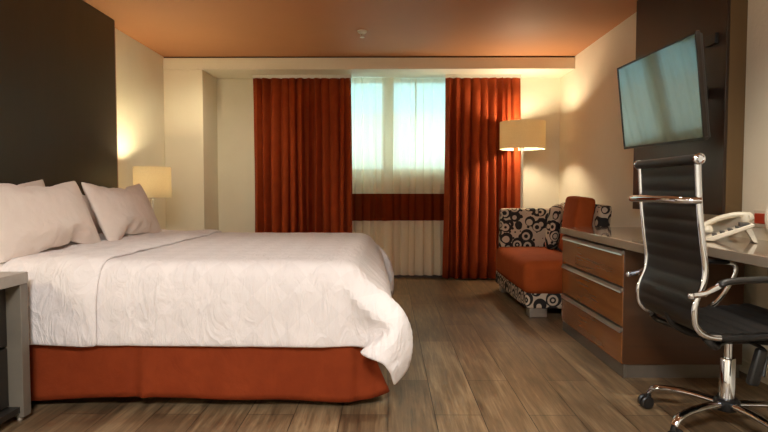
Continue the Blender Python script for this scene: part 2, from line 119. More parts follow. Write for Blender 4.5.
38,39,39,38,38,38,32,23,8,0,6,-6,6,-3,3,3,-1948,-6,9,-9,8,2,5,0,8,24,32,38,38,39,38,38,39,38,38,39,38,39,38,38,39,38,38,39,38,39,38,39,37,40,38,38,39,
38,38,39,38,38,39,38,39,38,38,39,38,39,38,38,39,39,38,38,39,37,33,23,7,2,2,1,3,-7,5,4,-1948,-1,-2,3,0,2,4,3,6,25,32,38,38,38,38,38,40,38,38,39,38,38,
39,38,39,38,38,39,38,39,38,38,40,38,38,38,39,38,38,39,38,39,38,38,39,39,38,38,38,39,38,39,38,39,38,38,39,38,32,22,7,4,2,0,-5,7,4,1,-1948,-6,4,-2,3,-4,
11,0,9,22,33,38,38,38,38,39,38,39,38,39,38,38,39,38,39,38,38,39,38,39,38,39,38,39,38,38,39,38,39,38,38,39,38,39,38,39,38,38,39,38,38,39,38,39,38,39,38,
38,32,24,5,5,-2,3,-6,2,10,0,-1948,-1,0,-3,6,-5,3,8,8,21,34,37,39,38,39,38,39,38,38,39,38,38,38,39,39,38,38,39,38,39,39,38,38,39,38,38,39,38,38,39,38,
39,38,39,38,39,38,38,39,38,39,38,39,38,38,39,38,38,34,18,10,4,-3,5,-1,5,-6,0,-1948,8,-2,5,-8,2,1,5,13,21,32,38,39,38,39,38,38,39,38,38,39,38,39,38,38,
39,38,39,38,39,38,39,38,39,38,39,38,38,39,38,38,39,38,39,39,38,38,38,39,38,39,38,39,38,38,39,38,39,32,20,10,1,3,1,-6,9,2,-2,-1950,-4,9,-4,3,-1,-1,10,7,
23,33,37,38,39,38,39,38,39,38,38,39,38,38,39,39,38,38,38,39,39,38,39,38,39,38,39,38,38,39,38,38,39,38,39,39,38,38,39,38,38,39,38,39,38,38,39,38,38,33,
20,12,-3,10,-5,4,-3,0,-4,-1942,-4,2,4,-2,3,1,3,11,23,32,38,38,38,39,39,38,38,39,38,39,38,38,39,38,39,38,38,40,38,38,39,38,38,40,38,38,38,39,38,39,38,
38,39,38,39,38,39,38,39,38,39,38,38,39,38,39,37,34,23,5,6,-4,6,-4,8,-8,8,-1955,4,-2,1,7,-5,8,1,6,24,33,37,38,38,39,38,39,38,39,38,38,39,38,39,38,38,39,
39,38,39,38,39,38,39,38,39,38,38,39,38,39,38,39,38,38,39,38,39,38,39,38,39,38,38,40,38,38,38,34,18,15,0,1,-2,0,4,-5,4,-1954,4,9,-8,4,6,-8,7,10,23,31,
38,39,38,39,38,38,39,38,40,37,39,38,39,39,38,38,39,38,39,38,39,38,39,38,39,38,38,39,38,39,38,38,40,38,38,39,38,39,38,39,38,38,39,38,38,39,38,32,23,7,7,
-3,7,-4,3,0,-7,-1948,0,9,-8,11,-5,2,6,8,22,32,37,39,38,39,39,38,38,38,38,39,39,38,39,38,39,38,39,39,38,38,39,38,38,40,38,38,38,39,38,39,38,38,39,39,38,
38,39,39,38,39,38,39,38,38,39,38,37,33,19,14,3,-1,-2,12,0,-3,2,-1960,3,-1,0,8,0,1,0,12,22,32,38,38,39,39,38,38,39,38,40,38,38,39,38,38,39,38,39,38,39,
38,39,38,39,38,38,39,39,38,39,38,38,39,38,39,39,38,38,39,38,39,38,38,39,39,38,38,38,33,21,8,-2,6,0,1,5,5,-10,-1957,0,8,-3,3,9,0,1,11,22,32,38,38,38,39,
39,38,39,38,38,39,39,38,39,38,39,38,39,38,39,38,38,39,38,40,38,38,39,38,38,39,39,38,38,39,38,39,38,39,38,39,38,39,38,39,38,39,37,33,19,9,10,1,0,4,-1,
-11,11,-1955,-2,-2,0,1,2,10,2,7,22,33,37,39,39,38,39,38,39,38,39,39,38,38,39,38,39,39,38,38,39,38,39,38,38,40,38,38,39,38,38,39,39,38,38,39,38,39,39,
38,38,39,38,39,39,38,39,38,38,32,20,12,5,-5,8,-8,4,-2,-1,-1938,3,-6,1,1,-4,-2,1,18,18,34,38,39,39,38,39,38,39,38,39,38,39,39,38,38,38,40,38,39,38,38,
39,38,38,40,38,38,39,38,38,39,38,38,39,39,38,39,38,39,38,38,40,38,38,39,40,39,37,32,21,14,0,-9,0,1,-1,2,2,-1937,4,-3,5,-9,10,0,0,-6,30,33,38,40,38,39,
39,39,38,38,39,38,39,38,39,39,38,39,38,38,39,38,40,38,38,38,39,38,39,38,39,38,38,39,38,39,38,39,38,38,39,39,38,39,38,39,39,39,38,33,26,-2,-1,0,1,3,5,4,
7,-1935,0,-2,-3,-4,-4,-5,-16,32,20,31,38,39,39,39,38,39,38,39,38,39,38,39,39,38,38,39,38,39,38,39,38,39,38,38,39,38,38,39,39,38,39,38,38,38,40,38,38,
38,39,38,39,38,39,38,39,38,38,33,19,27,11,1,0,7,4,3,4,-1985,-3,-3,-6,-7,-5,-10,33,10,35,27,38,38,38,39,38,38,39,38,39,38,38,39,39,38,39,38,38,39,38,39,
38,39,38,38,39,38,39,38,39,38,38,39,38,39,38,38,39,38,38,39,38,39,38,38,38,39,37,26,34,12,23,23,6,-3,16,5,5,-2057,-2,-2,-3,-10,-7,28,13,35,27,29,37,39,
38,39,38,38,38,38,39,38,39,38,39,38,39,38,39,39,38,38,39,38,38,39,38,39,38,38,39,38,39,38,38,39,38,38,38,39,38,39,38,38,38,39,38,38,36,24,31,29,23,23,
2,12,20,4,9,-2120,-2,-2,-1,-9,28,17,30,29,17,37,39,37,38,38,38,38,38,39,38,39,38,39,38,39,38,38,39,38,39,38,39,38,38,38,39,38,39,38,39,38,38,39,38,39,
38,38,38,39,38,39,38,38,38,38,38,39,35,36,6,32,28,19,32,18,5,21,11,-2186,-2,-2,1,25,25,28,28,19,23,38,37,37,37,38,39,38,38,39,38,38,38,39,38,39,38,38,
39,38,39,38,38,39,38,38,38,39,39,38,38,39,38,39,38,38,39,38,38,39,38,38,39,38,38,38,38,39,34,38,19,2,33,28,19,26,28,6,25,-2234,5,11,22,27,29,25,32,16,
13,38,37,35,39,37,38,38,39,38,38,38,39,38,38,38,39,39,38,39,38,38,39,38,38,38,38,40,38,38,38,39,38,39,38,38,39,38,38,38,39,38,39,37,39,38,38,38,35,36,
27,-8,19,31,30,26,19,34,18,-2252,26,12,25,24,28,32,20,0,25,35,36,38,37,39,37,39,38,38,38,39,38,38,39,38,38,39,38,39,38,38,38,39,38,38,38,39,39,38,38,
39,38,39,38,38,38,39,38,38,38,39,39,38,38,38,38,36,40,32,33,4,-11,25,29,32,28,21,33,-2237,23,16,23,27,31,29,-3,7,30,35,33,38,38,38,40,36,38,38,39,38,
38,38,39,38,38,39,38,39,38,38,39,38,38,39,38,38,38,39,39,38,38,38,39,38,38,38,39,38,38,39,38,38,39,38,38,38,34,35,37,11,-22,21,17,28,29,32,25,-2216,23,
24,26,29,32,11,-13,18,31,33,33,39,38,38,39,36,39,38,38,38,38,39,38,38,38,39,38,39,38,38,39,38,38,38,39,38,38,39,38,39,38,38,39,38,38,38,39,38,39,38,38,
38,39,38,38,38,36,33,38,16,-7,-20,20,28,28,32,28,-2183,19,27,24,32,24,-3,-15,30,28,34,35,33,39,37,38,37,39,38,38,38,39,38,38,38,38,39,39,38,38,38,38,
39,38,39,38,38,38,39,39,38,38,39,38,38,38,39,38,38,39,38,38,38,39,38,39,36,38,35,35,12,13,-17,-19,33,26,28,33,-2156,26,22,28,30,12,-15,-7,20,38,38,31,
35,37,38,38,39,37,38,38,38,39,38,38,39,38,38,38,39,38,38,39,38,38,39,38,38,39,38,38,39,38,38,39,38,38,38,39,38,38,39,38,38,39,38,39,37,37,30,37,39,-13,
-10,-22,8,28,30,31,-2118,24,24,32,18,6,-17,-9,22,38,34,37,33,38,36,40,37,37,38,38,38,39,38,38,39,38,38,38,39,38,38,39,38,38,39,38,38,39,38,39,38,38,38,
39,38,38,38,39,39,38,38,38,38,39,38,39,36,37,34,37,38,-4,-21,-13,-13,20,29,31,313,38,38,38,38,38,39,39,34,32,32,-2,1,2,4,11,0,0,-1,-9,-1,2,-1,1,1,-7,9,
4,1,-2,5,-5,9,-3,-6,-5,6,-4,5,1,-1,2,5,-1,-2,1,4,-12,-2,4,-5,2,0,1,10,-7,4,-1,-35,-34,-33,-37,-40,-38,-38,-38,-38,-38,-17,39,38,38,38,39,38,38,35,33,
26,6,-8,6,11,-4,-3,5,-4,1,-9,-4,2,-3,6,9,-6,-1,3,2,8,-1,-2,-6,8,-6,-6,-3,1,4,9,-2,0,6,-2,7,-11,5,0,-7,6,-6,-2,7,-2,7,0,-2,-28,-36,-35,-37,-39,-38,-39,
-38,-38,-38,-16,38,38,39,38,38,38,38,37,26,31,4,1,1,-8,5,1,-1,1,-7,-1,0,-5,7,2,-8,12,2,-1,-5,12,-8,8,-7,-8,1,2,-3,2,7,-4,1,13,-10,10,-11,6,-5,0,-2,4,
-8,7,-2,8,-1,7,-3,-32,-28,-36,-37,-39,-38,-38,-39,-38,-38,-15,38,38,39,38,38,38,38,37,31,22,-10,1,2,9,-4,0,5,1,-12,7,-10,0,4,-3,8,-5,9,-6,3,6,-2,0,2,
-4,-9,1,1,1,4,2,0,3,7,-7,2,3,-7,-2,-1,-1,7,-5,7,-4,10,8,-7,-23,-37,-30,-39,-38,-38,-38,-38,-39,-38,-15,39,38,38,38,39,38,38,34,35,5,12,-7,0,11,-7,2,2,
5,-11,1,-3,0,0,2,5,-7,5,0,4,1,2,-6,6,-7,1,3,-3,-3,0,4,3,7,0,-7,-1,4,-8,1,-5,2,2,2,0,1,14,7,-14,-14,-32,-37,-36,-39,-38,-38,-38,-39,-38,-14,38,39,38,38,
38,39,38,36,30,18,-3,4,-4,-1,0,3,-3,0,10,-10,4,-4,0,0,5,1,-2,-2,2,3,-3,0,-4,8,-4,-4,0,8,-6,2,4,4,-7,2,-1,-6,10,-10,10,-10,0,7,-3,-2,9,10,-3,-25,-25,
-37,-38,-38,-38,-38,-39,-38,-38,-13,38,38,39,38,38,38,37,39,21,26,3,-4,7,-4,-5,7,-1,1,0,-3,-3,-1,0,6,-6,0,6,-4,0,3,-5,0,0,9,-2,-1,-6,8,-2,-1,-5,9,-4,3,
-8,7,-7,6,-6,1,5,-4,2,-3,2,12,-14,-4,-30,-38,-37,-39,-38,-38,-38,-38,-39,-12,38,38,38,38,39,38,38,36,30,12,11,-6,1,-1,8,-8,8,-8,10,-10,0,0,8,-5,4,-2,
-5,2,-1,8,-9,1,8,-9,8,-8,4,1,4,-9,8,-8,7,-7,7,-7,3,-3,3,-3,7,-5,-2,8,-8,1,8,-13,-33,-34,-39,-39,-38,-38,-38,-38,-38,-12,38,38,38,39,38,38,38,33,34,15,
4,5,-7,4,-2,1,4,3,-9,2,7,-9,-1,0,6,-2,5,-5,-4,1,5,-3,-3,1,1,-1,1,-2,0,8,-2,-3,-3,2,1,4,-5,6,-6,-2,4,-1,0,3,-6,4,3,-14,-30,-37,-38,-38,-38,-38,-38,-39,
-38,-11,37,39,39,38,38,38,38,37,29,18,1,9,-7,6,-8,6,0,-6,7,0,-7,9,-3,-3,-1,-2,0,4,4,-8,3,-3,1,3,1,-5,2,-2,5,3,-1,-7,4,-4,1,6,-7,6,-1,2,-7,7,1,3,-11,0,
5,-17,-26,-38,-37,-38,-39,-38,-38,-38,-38,-11,38,38,38,39,38,38,38,33,35,12,15,-9,5,-5,0,0,0,5,-3,0,-1,4,-5,0,3,-3,2,2,-4,8,-5,-1,2,-4,0,1,0,0,0,-1,2,
-2,2,3,-5,6,-1,-5,7,-7,0,9,-9,0,11,-11,5,-20,-25,-36,-39,-38,-38,-38,-39,-38,-38,-11,39,38,39,38,38,38,38,37,30,15,11,-6,0,4,-3,0,5,-6,3,-3,0,1,-1,0,1,
-1,2,3,0,2,-7,3,2,-4,7,-8,9,-1,1,-5,-4,0,4,2,-3,1,3,-7,2,-2,9,-4,1,-5,1,5,-3,-26,-21,-35,-38,-38,-39,-37,-39,-38,-38,-11,39,38,38,38,39,38,38,37,29,16,
11,3,-3,-5,3,2,-1,1,-3,-1,-1,3,-3,6,-6,0,10,-1,-7,-2,6,-1,-5,7,0,-3,-3,-1,0,1,-1,1,-1,7,-7,5,-5,0,1,7,-7,-1,4,-3,4,2,-10,-12,-33,-31,-39,-38,-37,-40,
-37,-38,-38,-10,38,39,38,38,37,40,37,37,29,17,10,1,-4,5,3,-9,0,0,1,3,-4,4,-4,4,-4,6,-3,-3,4,0,2,-6,8,-1,-7,5,2,3,-4,-6,0,1,2,-3,8,-4,-4,2,-2,4,-4,5,-4,
7,0,-7,0,-18,-31,-32,-39,-38,-39,-37,-39,-38,-38,-9,39,37,39,38,38,38,37,38,28,19,9,-3,0,4,1,3,-7,-1,5,-1,-2,1,0,-2,-1,4,2,3,-1,-6,-1,7,-8,2,0,-1,2,-3,
3,-3,1,-1,1,2,-1,-2,3,3,-5,-1,1,6,-7,7,-7,9,-14,-11,-35,-31,-38,-39,-38,-38,-37,-39,-38,-9,39,38,38,38,38,39,39,34,30,21,5,-1,7,-7,8,-8,5,-2,4,-7,2,3,
-5,6,-6,4,6,-10,1,0,4,2,-7,0,0,0,0,0,7,-3,0,-1,-3,4,-1,5,-8,0,2,-2,1,-1,6,-3,0,-3,2,-25,-24,-38,-36,-39,-38,-38,-38,-38,-38,-8,38,38,38,39,38,38,37,37,
30,21,6,-2,5,2,2,-6,-1,4,-4,1,-2,-1,5,-5,0,5,1,3,-2,-7,0,3,0,0,-3,1,0,3,0,3,-7,8,-7,-1,4,-4,1,4,-5,2,-1,9,-10,3,-1,2,-5,-18,-32,-34,-38,-38,-38,-38,
-38,-38,-39,-7,38,39,38,38,39,38,37,37,32,20,9,-4,5,-7,0,0,3,-3,7,-7,0,4,-3,3,1,2,-7,6,-6,0,1,2,-3,1,-1,5,0,-5,0,0,10,-10,5,3,-8,5,-5,3,-1,-2,8,-5,7,
-6,4,-2,-12,-12,-32,-37,-37,-38,-38,-38,-38,-38,-39,-7,39,38,38,39,38,38,38,36,32,17,12,1,-2,-3,6,-7,3,-3,8,-8,0,0,4,-1,-3,0,8,-4,-4,0,2,0,4,-6,4,-4,3,
-2,-1,6,-6,7,-7,0,5,-5,0,4,-2,5,-1,3,-9,3,0,-3,0,-22,-29,-38,-36,-38,-38,-38,-38,-38,-39,-6,38,39,38,38,39,38,39,35,32,20,11,-7,0,5,-2,-2,-1,0,3,-3,1,
2,-3,4,2,3,-9,5,-5,0,0,4,-4,7,-2,3,-3,-5,5,2,-6,6,-6,5,0,-5,-1,5,-5,0,7,-7,0,4,2,-6,-2,-19,-32,-35,-38,-38,-38,-38,-38,-38,-39,-5,38,39,38,38,39,37,38,
37,31,19,8,4,-2,2,-6,5,-5,0,0,2,-2,1,2,-3,0,0,3,4,-7,1,-1,3,2,-5,7,-7,0,0,7,-7,6,-6,2,-2,6,-6,5,-3,-1,1,0,0,6,-8,0,7,-12,-18,-29,-38,-37,-38,-38,-38,
-38,-39,-38,-4,38,38,39,38,38,38,38,37,30,20,9,3,0,-1,-5,0,2,-2,0,3,-3,1,0,4,4,-7,-2,1,5,3,-9,2,1,5,-5,1,4,-3,1,-1,0,-2,2,-1,-1,0,-1,1,-2,-1,0,0,6,-3,
2,-2,-6,-19,-32,-35,-38,-39,-38,-38,-38,-38,-39,-3,38,38,39,38,38,38,38,37,30,20,9,-3,8,-8,6,-5,3,-4,0,0,0,7,-5,6,-8,0,1,-1,8,-8,4,3,-5,1,-1,-2,3,2,-5,
2,-2,3,-3,0,5,-4,1,-2,1,-1,1,5,-6,1,5,-4,-8,-15,-33,-37,-37,-39,-38,-38,-38,-38,-39,-3,39,38,38,38,38,39,37,37,31,20,9,4,-2,0,2,-6,-1,1,-1,0,2,-1,-1,6,
1,-4,-2,4,-5,0,4,-2,5,-7,9,-9,3,-3,3,-2,5,-6,0,6,-1,-5,0,4,-4,0,1,-1,0,3,-3,3,-10,-15,-34,-35,-38,-38,-39,-38,-38,-39,-38,-2,38,38,39,38,38,39,37,37,
31,19,10,-3,2,2,-4,6,-3,1,-4,2,-2,3,4,-1,-6,2,-2,1,0,5,-6,8,-8,7,-6,0,2,-3,4,-1,-3,0,4,-4,0,0,2,-2,0,0,0,2,-2,0,8,-4,-10,-17,-33,-35,-39,-38,-38,-38,
-39,-38,-38,-2,38,38,38,39,38,39,37,37,32,18,8,2,-3,7,-5,0,4,1,-7,6,-6,4,-4,0,7,-5,5,-2,-5,0,1,1,4,3,-8,-1,2,-2,0,0,5,-5,2,5,-7,9,-9,0,0,0,0,1,1,-2,0,
4,-10,-19,-30,-37,-38,-39,-38,-38,-39,-38,-38,-1,38,38,38,39,38,38,38,37,31,19,8,1,2,-4,0,6,-6,3,-3,7,-5,-2,2,-2,2,-1,-1,0,0,5,-5,0,3,-3,1,-1,1,5,-4,0,
1,2,-5,2,-1,-1,1,-1,1,-1,0,1,2,3,-4,-1,-4,-22,-31,-37,-37,-40,-38,-38,-38,-38,-39,-1,39,38,38,39,38,38,38,38,31,18,8,-1,1,4,-5,0,7,-3,4,-7,1,0,0,0,-2,
1,-1,6,-6,0,5,-5,1,-1,1,-1,1,2,-3,7,-5,-2,3,-3,0,6,-6,8,-6,-2,4,-3,-1,7,-7,4,-10,-20,-30,-36,-40,-38,-38,-38,-39,-38,-38,-1,38,39,38,38,39,38,38,38,29,
20,10,0,-3,3,3,-6,3,-3,8,1,-9,4,0,-2,-2,4,-4,0,0,0,4,-4,0,2,-2,1,3,-4,6,-6,3,4,-6,-1,9,-9,5,0,-5,0,0,5,-5,4,5,-9,-4,-22,-30,-38,-38,-39,-38,-38,-38,
-38,-39,0,38,39,38,38,39,38,38,38,29,23,8,-4,4,-3,-1,0,0,2,4,-3,0,2,2,-7,4,0,-3,-1,0,4,-2,-2,0,0,1,0,0,1,3,1,-5,-1,0,0,7,-7,0,3,-3,0,0,0,3,2,-5,4,-9,
-20,-32,-37,-38,-39,-38,-38,-39,-38,-38,0,38,39,38,38,39,38,38,37,33,20,4,3,-2,0,0,-1,0,2,-2,0,2,-2,3,3,-6,1,6,1,-8,8,-1,-4,-3,2,-2,3,-3,4,-4,3,-3,6,
-1,-5,3,3,-6,6,-6,0,0,0,3,-2,2,-3,-4,-23,-31,-36,-39,-38,-39,-38,-38,-38,-38,0,38,38,39,38,38,39,38,38,29,20,11,-1,1,-4,2,3,-4,-1,2,0,0,-2,8,-8,5,-3,
-2,2,1,-3,0,1,0,-1,3,-2,6,0,-2,-2,-2,-1,3,-3,8,-8,2,0,-2,3,-3,1,-1,4,-4,1,-6,-22,-31,-36,-40,-38,-38,-38,-39,-38,-38,1,38,38,39,38,38,39,38,37,32,19,6,
2,-2,5,-5,2,-2,2,-1,0,-1,3,2,1,-3,0,-2,8,-9,3,-1,-1,4,0,-5,0,6,-6,2,2,-3,6,-6,0,-1,2,0,0,-1,0,-1,2,-2,5,-4,0,-7,-21,-31,-37,-39,-38,-38,-38,-39,-38,
-38,0,39,38,38,39,38,38,38,38,30,22,6,0,3,-1,-3,7,1,-8,1,5,2,-8,6,1,-4,-2,1,-1,4,-1,-4,4,1,-5,6,-2,-4,4,-2,-2,2,-2,4,-3,2,5,-8,1,4,-4,3,-4,6,-6,1,0,-8,
-19,-33,-36,-39,-38,-39,-38,-38,-38,-38,0,38,39,38,38,39,38,38,37,33,21,4,1,0,1,-1,5,0,-2,1,-5,0,5,1,-6,8,0,-8,3,0,-3,3,-3,2,4,-5,1,-2,2,-2,0,1,2,0,-3,
0,2,1,2,-5,0,2,-2,1,5,-6,1,-8,-20,-31,-38,-38,-39,-38,-38,-38,-38,-39,1,38,39,38,38,39,38,38,38,30,22,6,-1,5,-4,1,-1,2,-3,4,-1,1,-1,-1,1,-1,-1,-1,2,1,
4,-5,8,-10,3,0,0,2,-4,0,1,5,-7,4,-3,4,2,-7,0,7,-6,3,-4,1,0,-1,4,-12,-19,-32,-37,-39,-38,-38,-38,-38,-39,-38,1,38,39,38,38,39,38,38,38,30,22,5,0,2,0,4,
-6,4,-1,-3,5,-5,2,1,2,-5,5,-4,4,-5,3,5,-8,4,1,-5,6,-6,1,-1,2,-2,3,-1,-2,2,-2,3,-3,3,-1,-1,-1,1,1,2,-4,-7,-21,-31,-38,-38,-38,-38,-38,-39,-38,-39,2,38,
39,38,38,39,37,39,37,32,19,13,-4,3,-5,5,-1,-4,0,0,7,-7,2,-2,1,0,-1,0,2,0,2,-4,5,-4,2,2,0,0,-3,-1,4,-2,-1,-1,0,-1,5,-3,4,-6,0,0,1,-1,4,-1,-2,-9,-20,-31,
-38,-38,-38,-39,-38,-38,-38,-39,2,39,38,38,38,39,38,37,38,32,20,6,2,6,-8,3,-3,1,5,1,-7,0,0,3,-2,4,-4,0,3,-4,2,4,0,0,0,-6,0,0,0,2,-2,0,4,-3,1,0,0,2,0,
-2,3,-1,-2,0,-2,3,3,-14,-19,-33,-37,-38,-38,-39,-38,-38,-38,-39,2,39,38,38,38,39,38,38,36,32,21,6,0,4,-3,7,-6,-2,1,-1,3,0,-2,5,-6,4,-4,0,2,0,0,3,-2,1,
-4,5,-3,2,-1,-3,6,-4,-1,-1,0,5,-4,-1,5,-5,3,-3,6,-6,4,-4,1,-8,-21,-32,-37,-38,-39,-38,-38,-38,-39,-38,2,38,39,38,38,38,38,37,39,31,21,9,2,-4,0,-1,4,-1,
1,3,-7,0,0,0,8,-8,0,3,-3,2,1,-3,2,0,4,-5,-1,0,0,0,0,3,-2,1,-2,3,0,-2,2,-1,-2,0,6,-4,0,2,-3,-9,-20,-33,-36,-38,-39,-38,-38,-38,-39,-38,2,38,38,39,38,38,
39,38,36,31,22,6,4,-3,1,0,0,-2,1,-1,2,-2,0,0,3,1,-2,4,-6,1,0,1,-2,0,3,-3,0,2,5,-5,-2,0,2,0,0,0,-2,5,-5,4,0,2,-5,0,-1,1,0,-9,-20,-31,-38,-38,-38,-39,
-38,-39,-38,-38,2,38,38,38,39,38,37,38,40,30,20,12,-2,-2,1,4,-6,7,-7,1,-1,7,-7,9,-9,0,2,-2,2,-1,2,-3,3,-1,-1,4,1,-2,-4,9,-8,7,-6,3,-2,0,1,-2,0,5,-7,9,
-9,2,-2,0,0,-9,-18,-34,-36,-39,-38,-38,-38,-39,-38,-38,1,39,38,38,38,38,40,38,37,30,25,3,4,-3,2,1,3,-3,-2,7,-9,5,-4,3,-3,0,0,2,1,-2,0,-1,5,-6,2,-2,0,0,
2,-2,4,-4,7,-7,3,-3,4,-1,2,-5,3,-1,-1,0,4,-3,0,-10,-21,-31,-38,-38,-38,-39,-38,-38,-38,-39,2,39,38,38,38,39,38,38,37,32,20,8,1,-1,3,-4,4,-4,2,-2,3,0,
-2,2,1,-2,2,1,-5,7,-2,-3,-2,0,7,-2,-2,-1,3,-1,0,0,0,-3,-1,8,-8,1,5,1,-4,-1,-2,0,2,-1,0,-10,-20,-33,-36,-39,-38,-38,-38,-38,-39,-38,2,38,39,38,38,38,39,
38,37,31,21,9,0,-2,4,0,-3,-1,0,8,-4,-4,6,-5,0,2,-3,5,0,2,-7,7,-5,2,-4,0,8,-1,-5,-2,3,-3,6,1,-6,5,-1,-5,1,5,-6,1,4,-4,-1,0,4,-13,-20,-33,-37,-38,-38,
-39,-38,-38,-38,-39,4,38,38,38,38,37,39,39,37,31,21,8,0,3,-2,-2,1,2,1,-4,2,3,-5,6,0,-1,3,-4,-3,5,-2,-4,8,-8,8,1,-9,1,7,-3,-1,-3,1,-2,3,-3,0,0,0,0,2,5,
-7,2,-2,0,1,-10,-20,-34,-37,-37,-39,-38,-38,-38,-39,-37,2,39,38,38,38,39,36,39,38,31,21,8,-1,0,0,1,0,1,3,-5,5,-3,3,2,-7,7,-4,-1,1,-3,6,-3,-2,-1,5,2,-5,
-2,2,-2,4,-4,0,4,-2,-2,4,1,-5,1,-1,2,-1,0,0,-1,2,-9,-23,-33,-36,-39,-38,-38,-38,-39,-38,-38,3,39,38,38,38,38,39,38,34,35,19,9,-1,0,2,-1,-1,1,2,-1,-2,2,
-1,-1,6,-2,-4,4,2,-1,-5,3,1,-4,5,-5,1,0,1,2,-1,-3,0,5,-5,2,1,-3,0,3,1,-4,1,1,0,-1,1,-10,-21,-34,-36,-40,-37,-39,-38,-38,-39,-39,5,39,38,38,38,38,39,39,
38,25,22,8,0,0,0,1,0,-1,0,0,0,0,1,-1,0,0,3,0,-4,4,0,2,-5,1,-1,1,-1,2,0,-2,1,2,-1,-1,0,-1,0,0,3,-1,-1,0,0,0,-1,0,0,-8,-22,-29,-38,-39,-39,-38,-38,-39,
-37,-39,4,38,38,39,39,38,38,35,21,32,22,8,2,-1,-1,0,0,0,2,0,-2,2,-2,1,0,0,1,-1,4,-2,-2,0,1,1,-2,0,1,1,-3,2,-1,1,-1,0,1,0,-1,0,0,1,-1,0,0,0,0,-1,0,-7,
-20,-33,-27,-35,-38,-39,-35,-38,-38,-39,-1,38,39,38,38,38,36,19,36,16,26,2,-2,0,2,-1,2,-2,1,-1,0,1,2,-2,0,1,0,1,-1,1,-2,1,-1,0,1,0,0,1,0,0,-1,0,0,0,0,
-1,0,0,0,-1,0,0,2,-2,2,0,-3,5,-27,-19,-36,-30,-28,-37,-39,-31,-38,-38,-8,37,38,38,36,38,23,34,18,26,2,5,-2,2,0,0,1,0,-1,1,1,-1,1,0,0,0,1,-1,0,0,-1,1,
-1,0,1,0,0,-1,1,0,0,-1,0,0,0,0,0,0,0,0,0,1,-1,0,-1,0,2,-1,-5,-23,-24,-29,-29,-39,-35,-28,-39,-36,-7,32,37,37,37,24,32,23,23,7,2,1,2,0,0,1,0,0,1,0,-1,1,
0,0,0,0,1,0,0,-1,0,0,0,0,0,0,0,0,0,0,0,0,0,0,-1,0,0,0,0,0,0,0,0,0,0,1,0,-1,0,-14,-22,-25,-32,-22,-31,-38,-28,-36,-15,38,35,34,26,26,24,25,7,7,2,1,2,0,
-1,1,0,1,0,0,0,0,0,0,0,0,0,1,0,-1,0,0,0,0,0,0,0,0,0,0,0,0,0,0,0,-1,0,1,0,0,-1,0,1,0,0,0,0,-1,1,-9,-15,-22,-25,-32,-26,-24,-37,-27,-16,33,30,27,25,24,
27,15,5,6,0,1,3,1,-1,0,0,1,0,0,0,0,1,0,-1,0,0,1,0,0,-1,0,0,0,0,0,0,0,0,0,0,0,0,0,0,0,0,-1,1,0,0,0,0,0,0,0,0,-1,1,-6,-15,-14,-23,-23,-27,-32,-20,-31,
-22,25,31,25,27,25,19,9,7,4,1,2,1,0,1,-1,1,0,0,0,0,1,-1,0,1,-1,1,0,0,0,0,0,0,-1,1,0,-1,0,0,0,0,1,-1,0,0,0,0,0,0,0,0,0,0,0,0,0,2,-3,2,-4,-12,-17,-16,
-26,-21,-25,-29,-21,-31,26,29,27,25,22,14,8,5,4,1,3,1,0,0,1,-1,0,0,0,0,1,-1,0,0,1,0,0,0,0,0,0,0,0,-1,0,1,0,-1,0,1,0,-1,0,0,0,0,0,0,0,0,0,0,1,-1,0,0,0,
0,-1,-10,-17,-17,-15,-26,-25,-22,-27,-26,26,27,25,24,18,9,9,4,3,2,2,0,1,1,0,-1,0,0,0,1,0,-1,0,1,0,0,0,0,0,0,0,0,0,0,0,-1,1,0,0,0,0,0,-1,0,0,0,0,0,0,0,
0,0,0,0,0,0,1,0,-1,-9,-12,-18,-16,-20,-25,-22,-25,-29,27,26,27,20,12,8,9,3,3,3,2,2,0,-1,0,-1,1,-1,1,0,-1,0,1,0,0,0,0,0,1,-1,1,-1,0,0,0,0,0,0,0,0,0,0,0,
0,0,-1,0,1,-1,1,-1,0,0,0,0,1,0,0,1,-10,-8,-16,-18,-20,-20,-24,-21,-29,26,26,25,14,10,9,9,7,0,0,2,2,0,-1,0,0,0,0,0,0,-1,1,0,0,0,0,0,1,-1,1,-1,0,0,0,0,0,
0,0,0,0,0,0,0,0,0,0,0,0,0,0,0,0,0,0,0,0,0,3,0,1,-17,-17,-16,-18,-19,-23,-23,-26,26,27,21,9,10,8,9,6,0,1,1,1,3,-2,0,0,-1,0,0,0,0,0,0,0,1,0,0,0,0,0,-1,0,
0,0,0,0,0,1,0,-1,0,0,0,0,0,0,0,0,0,0,0,0,0,0,0,0,1,2,3,2,-16,-17,-18,-16,-18,-21,-24,]
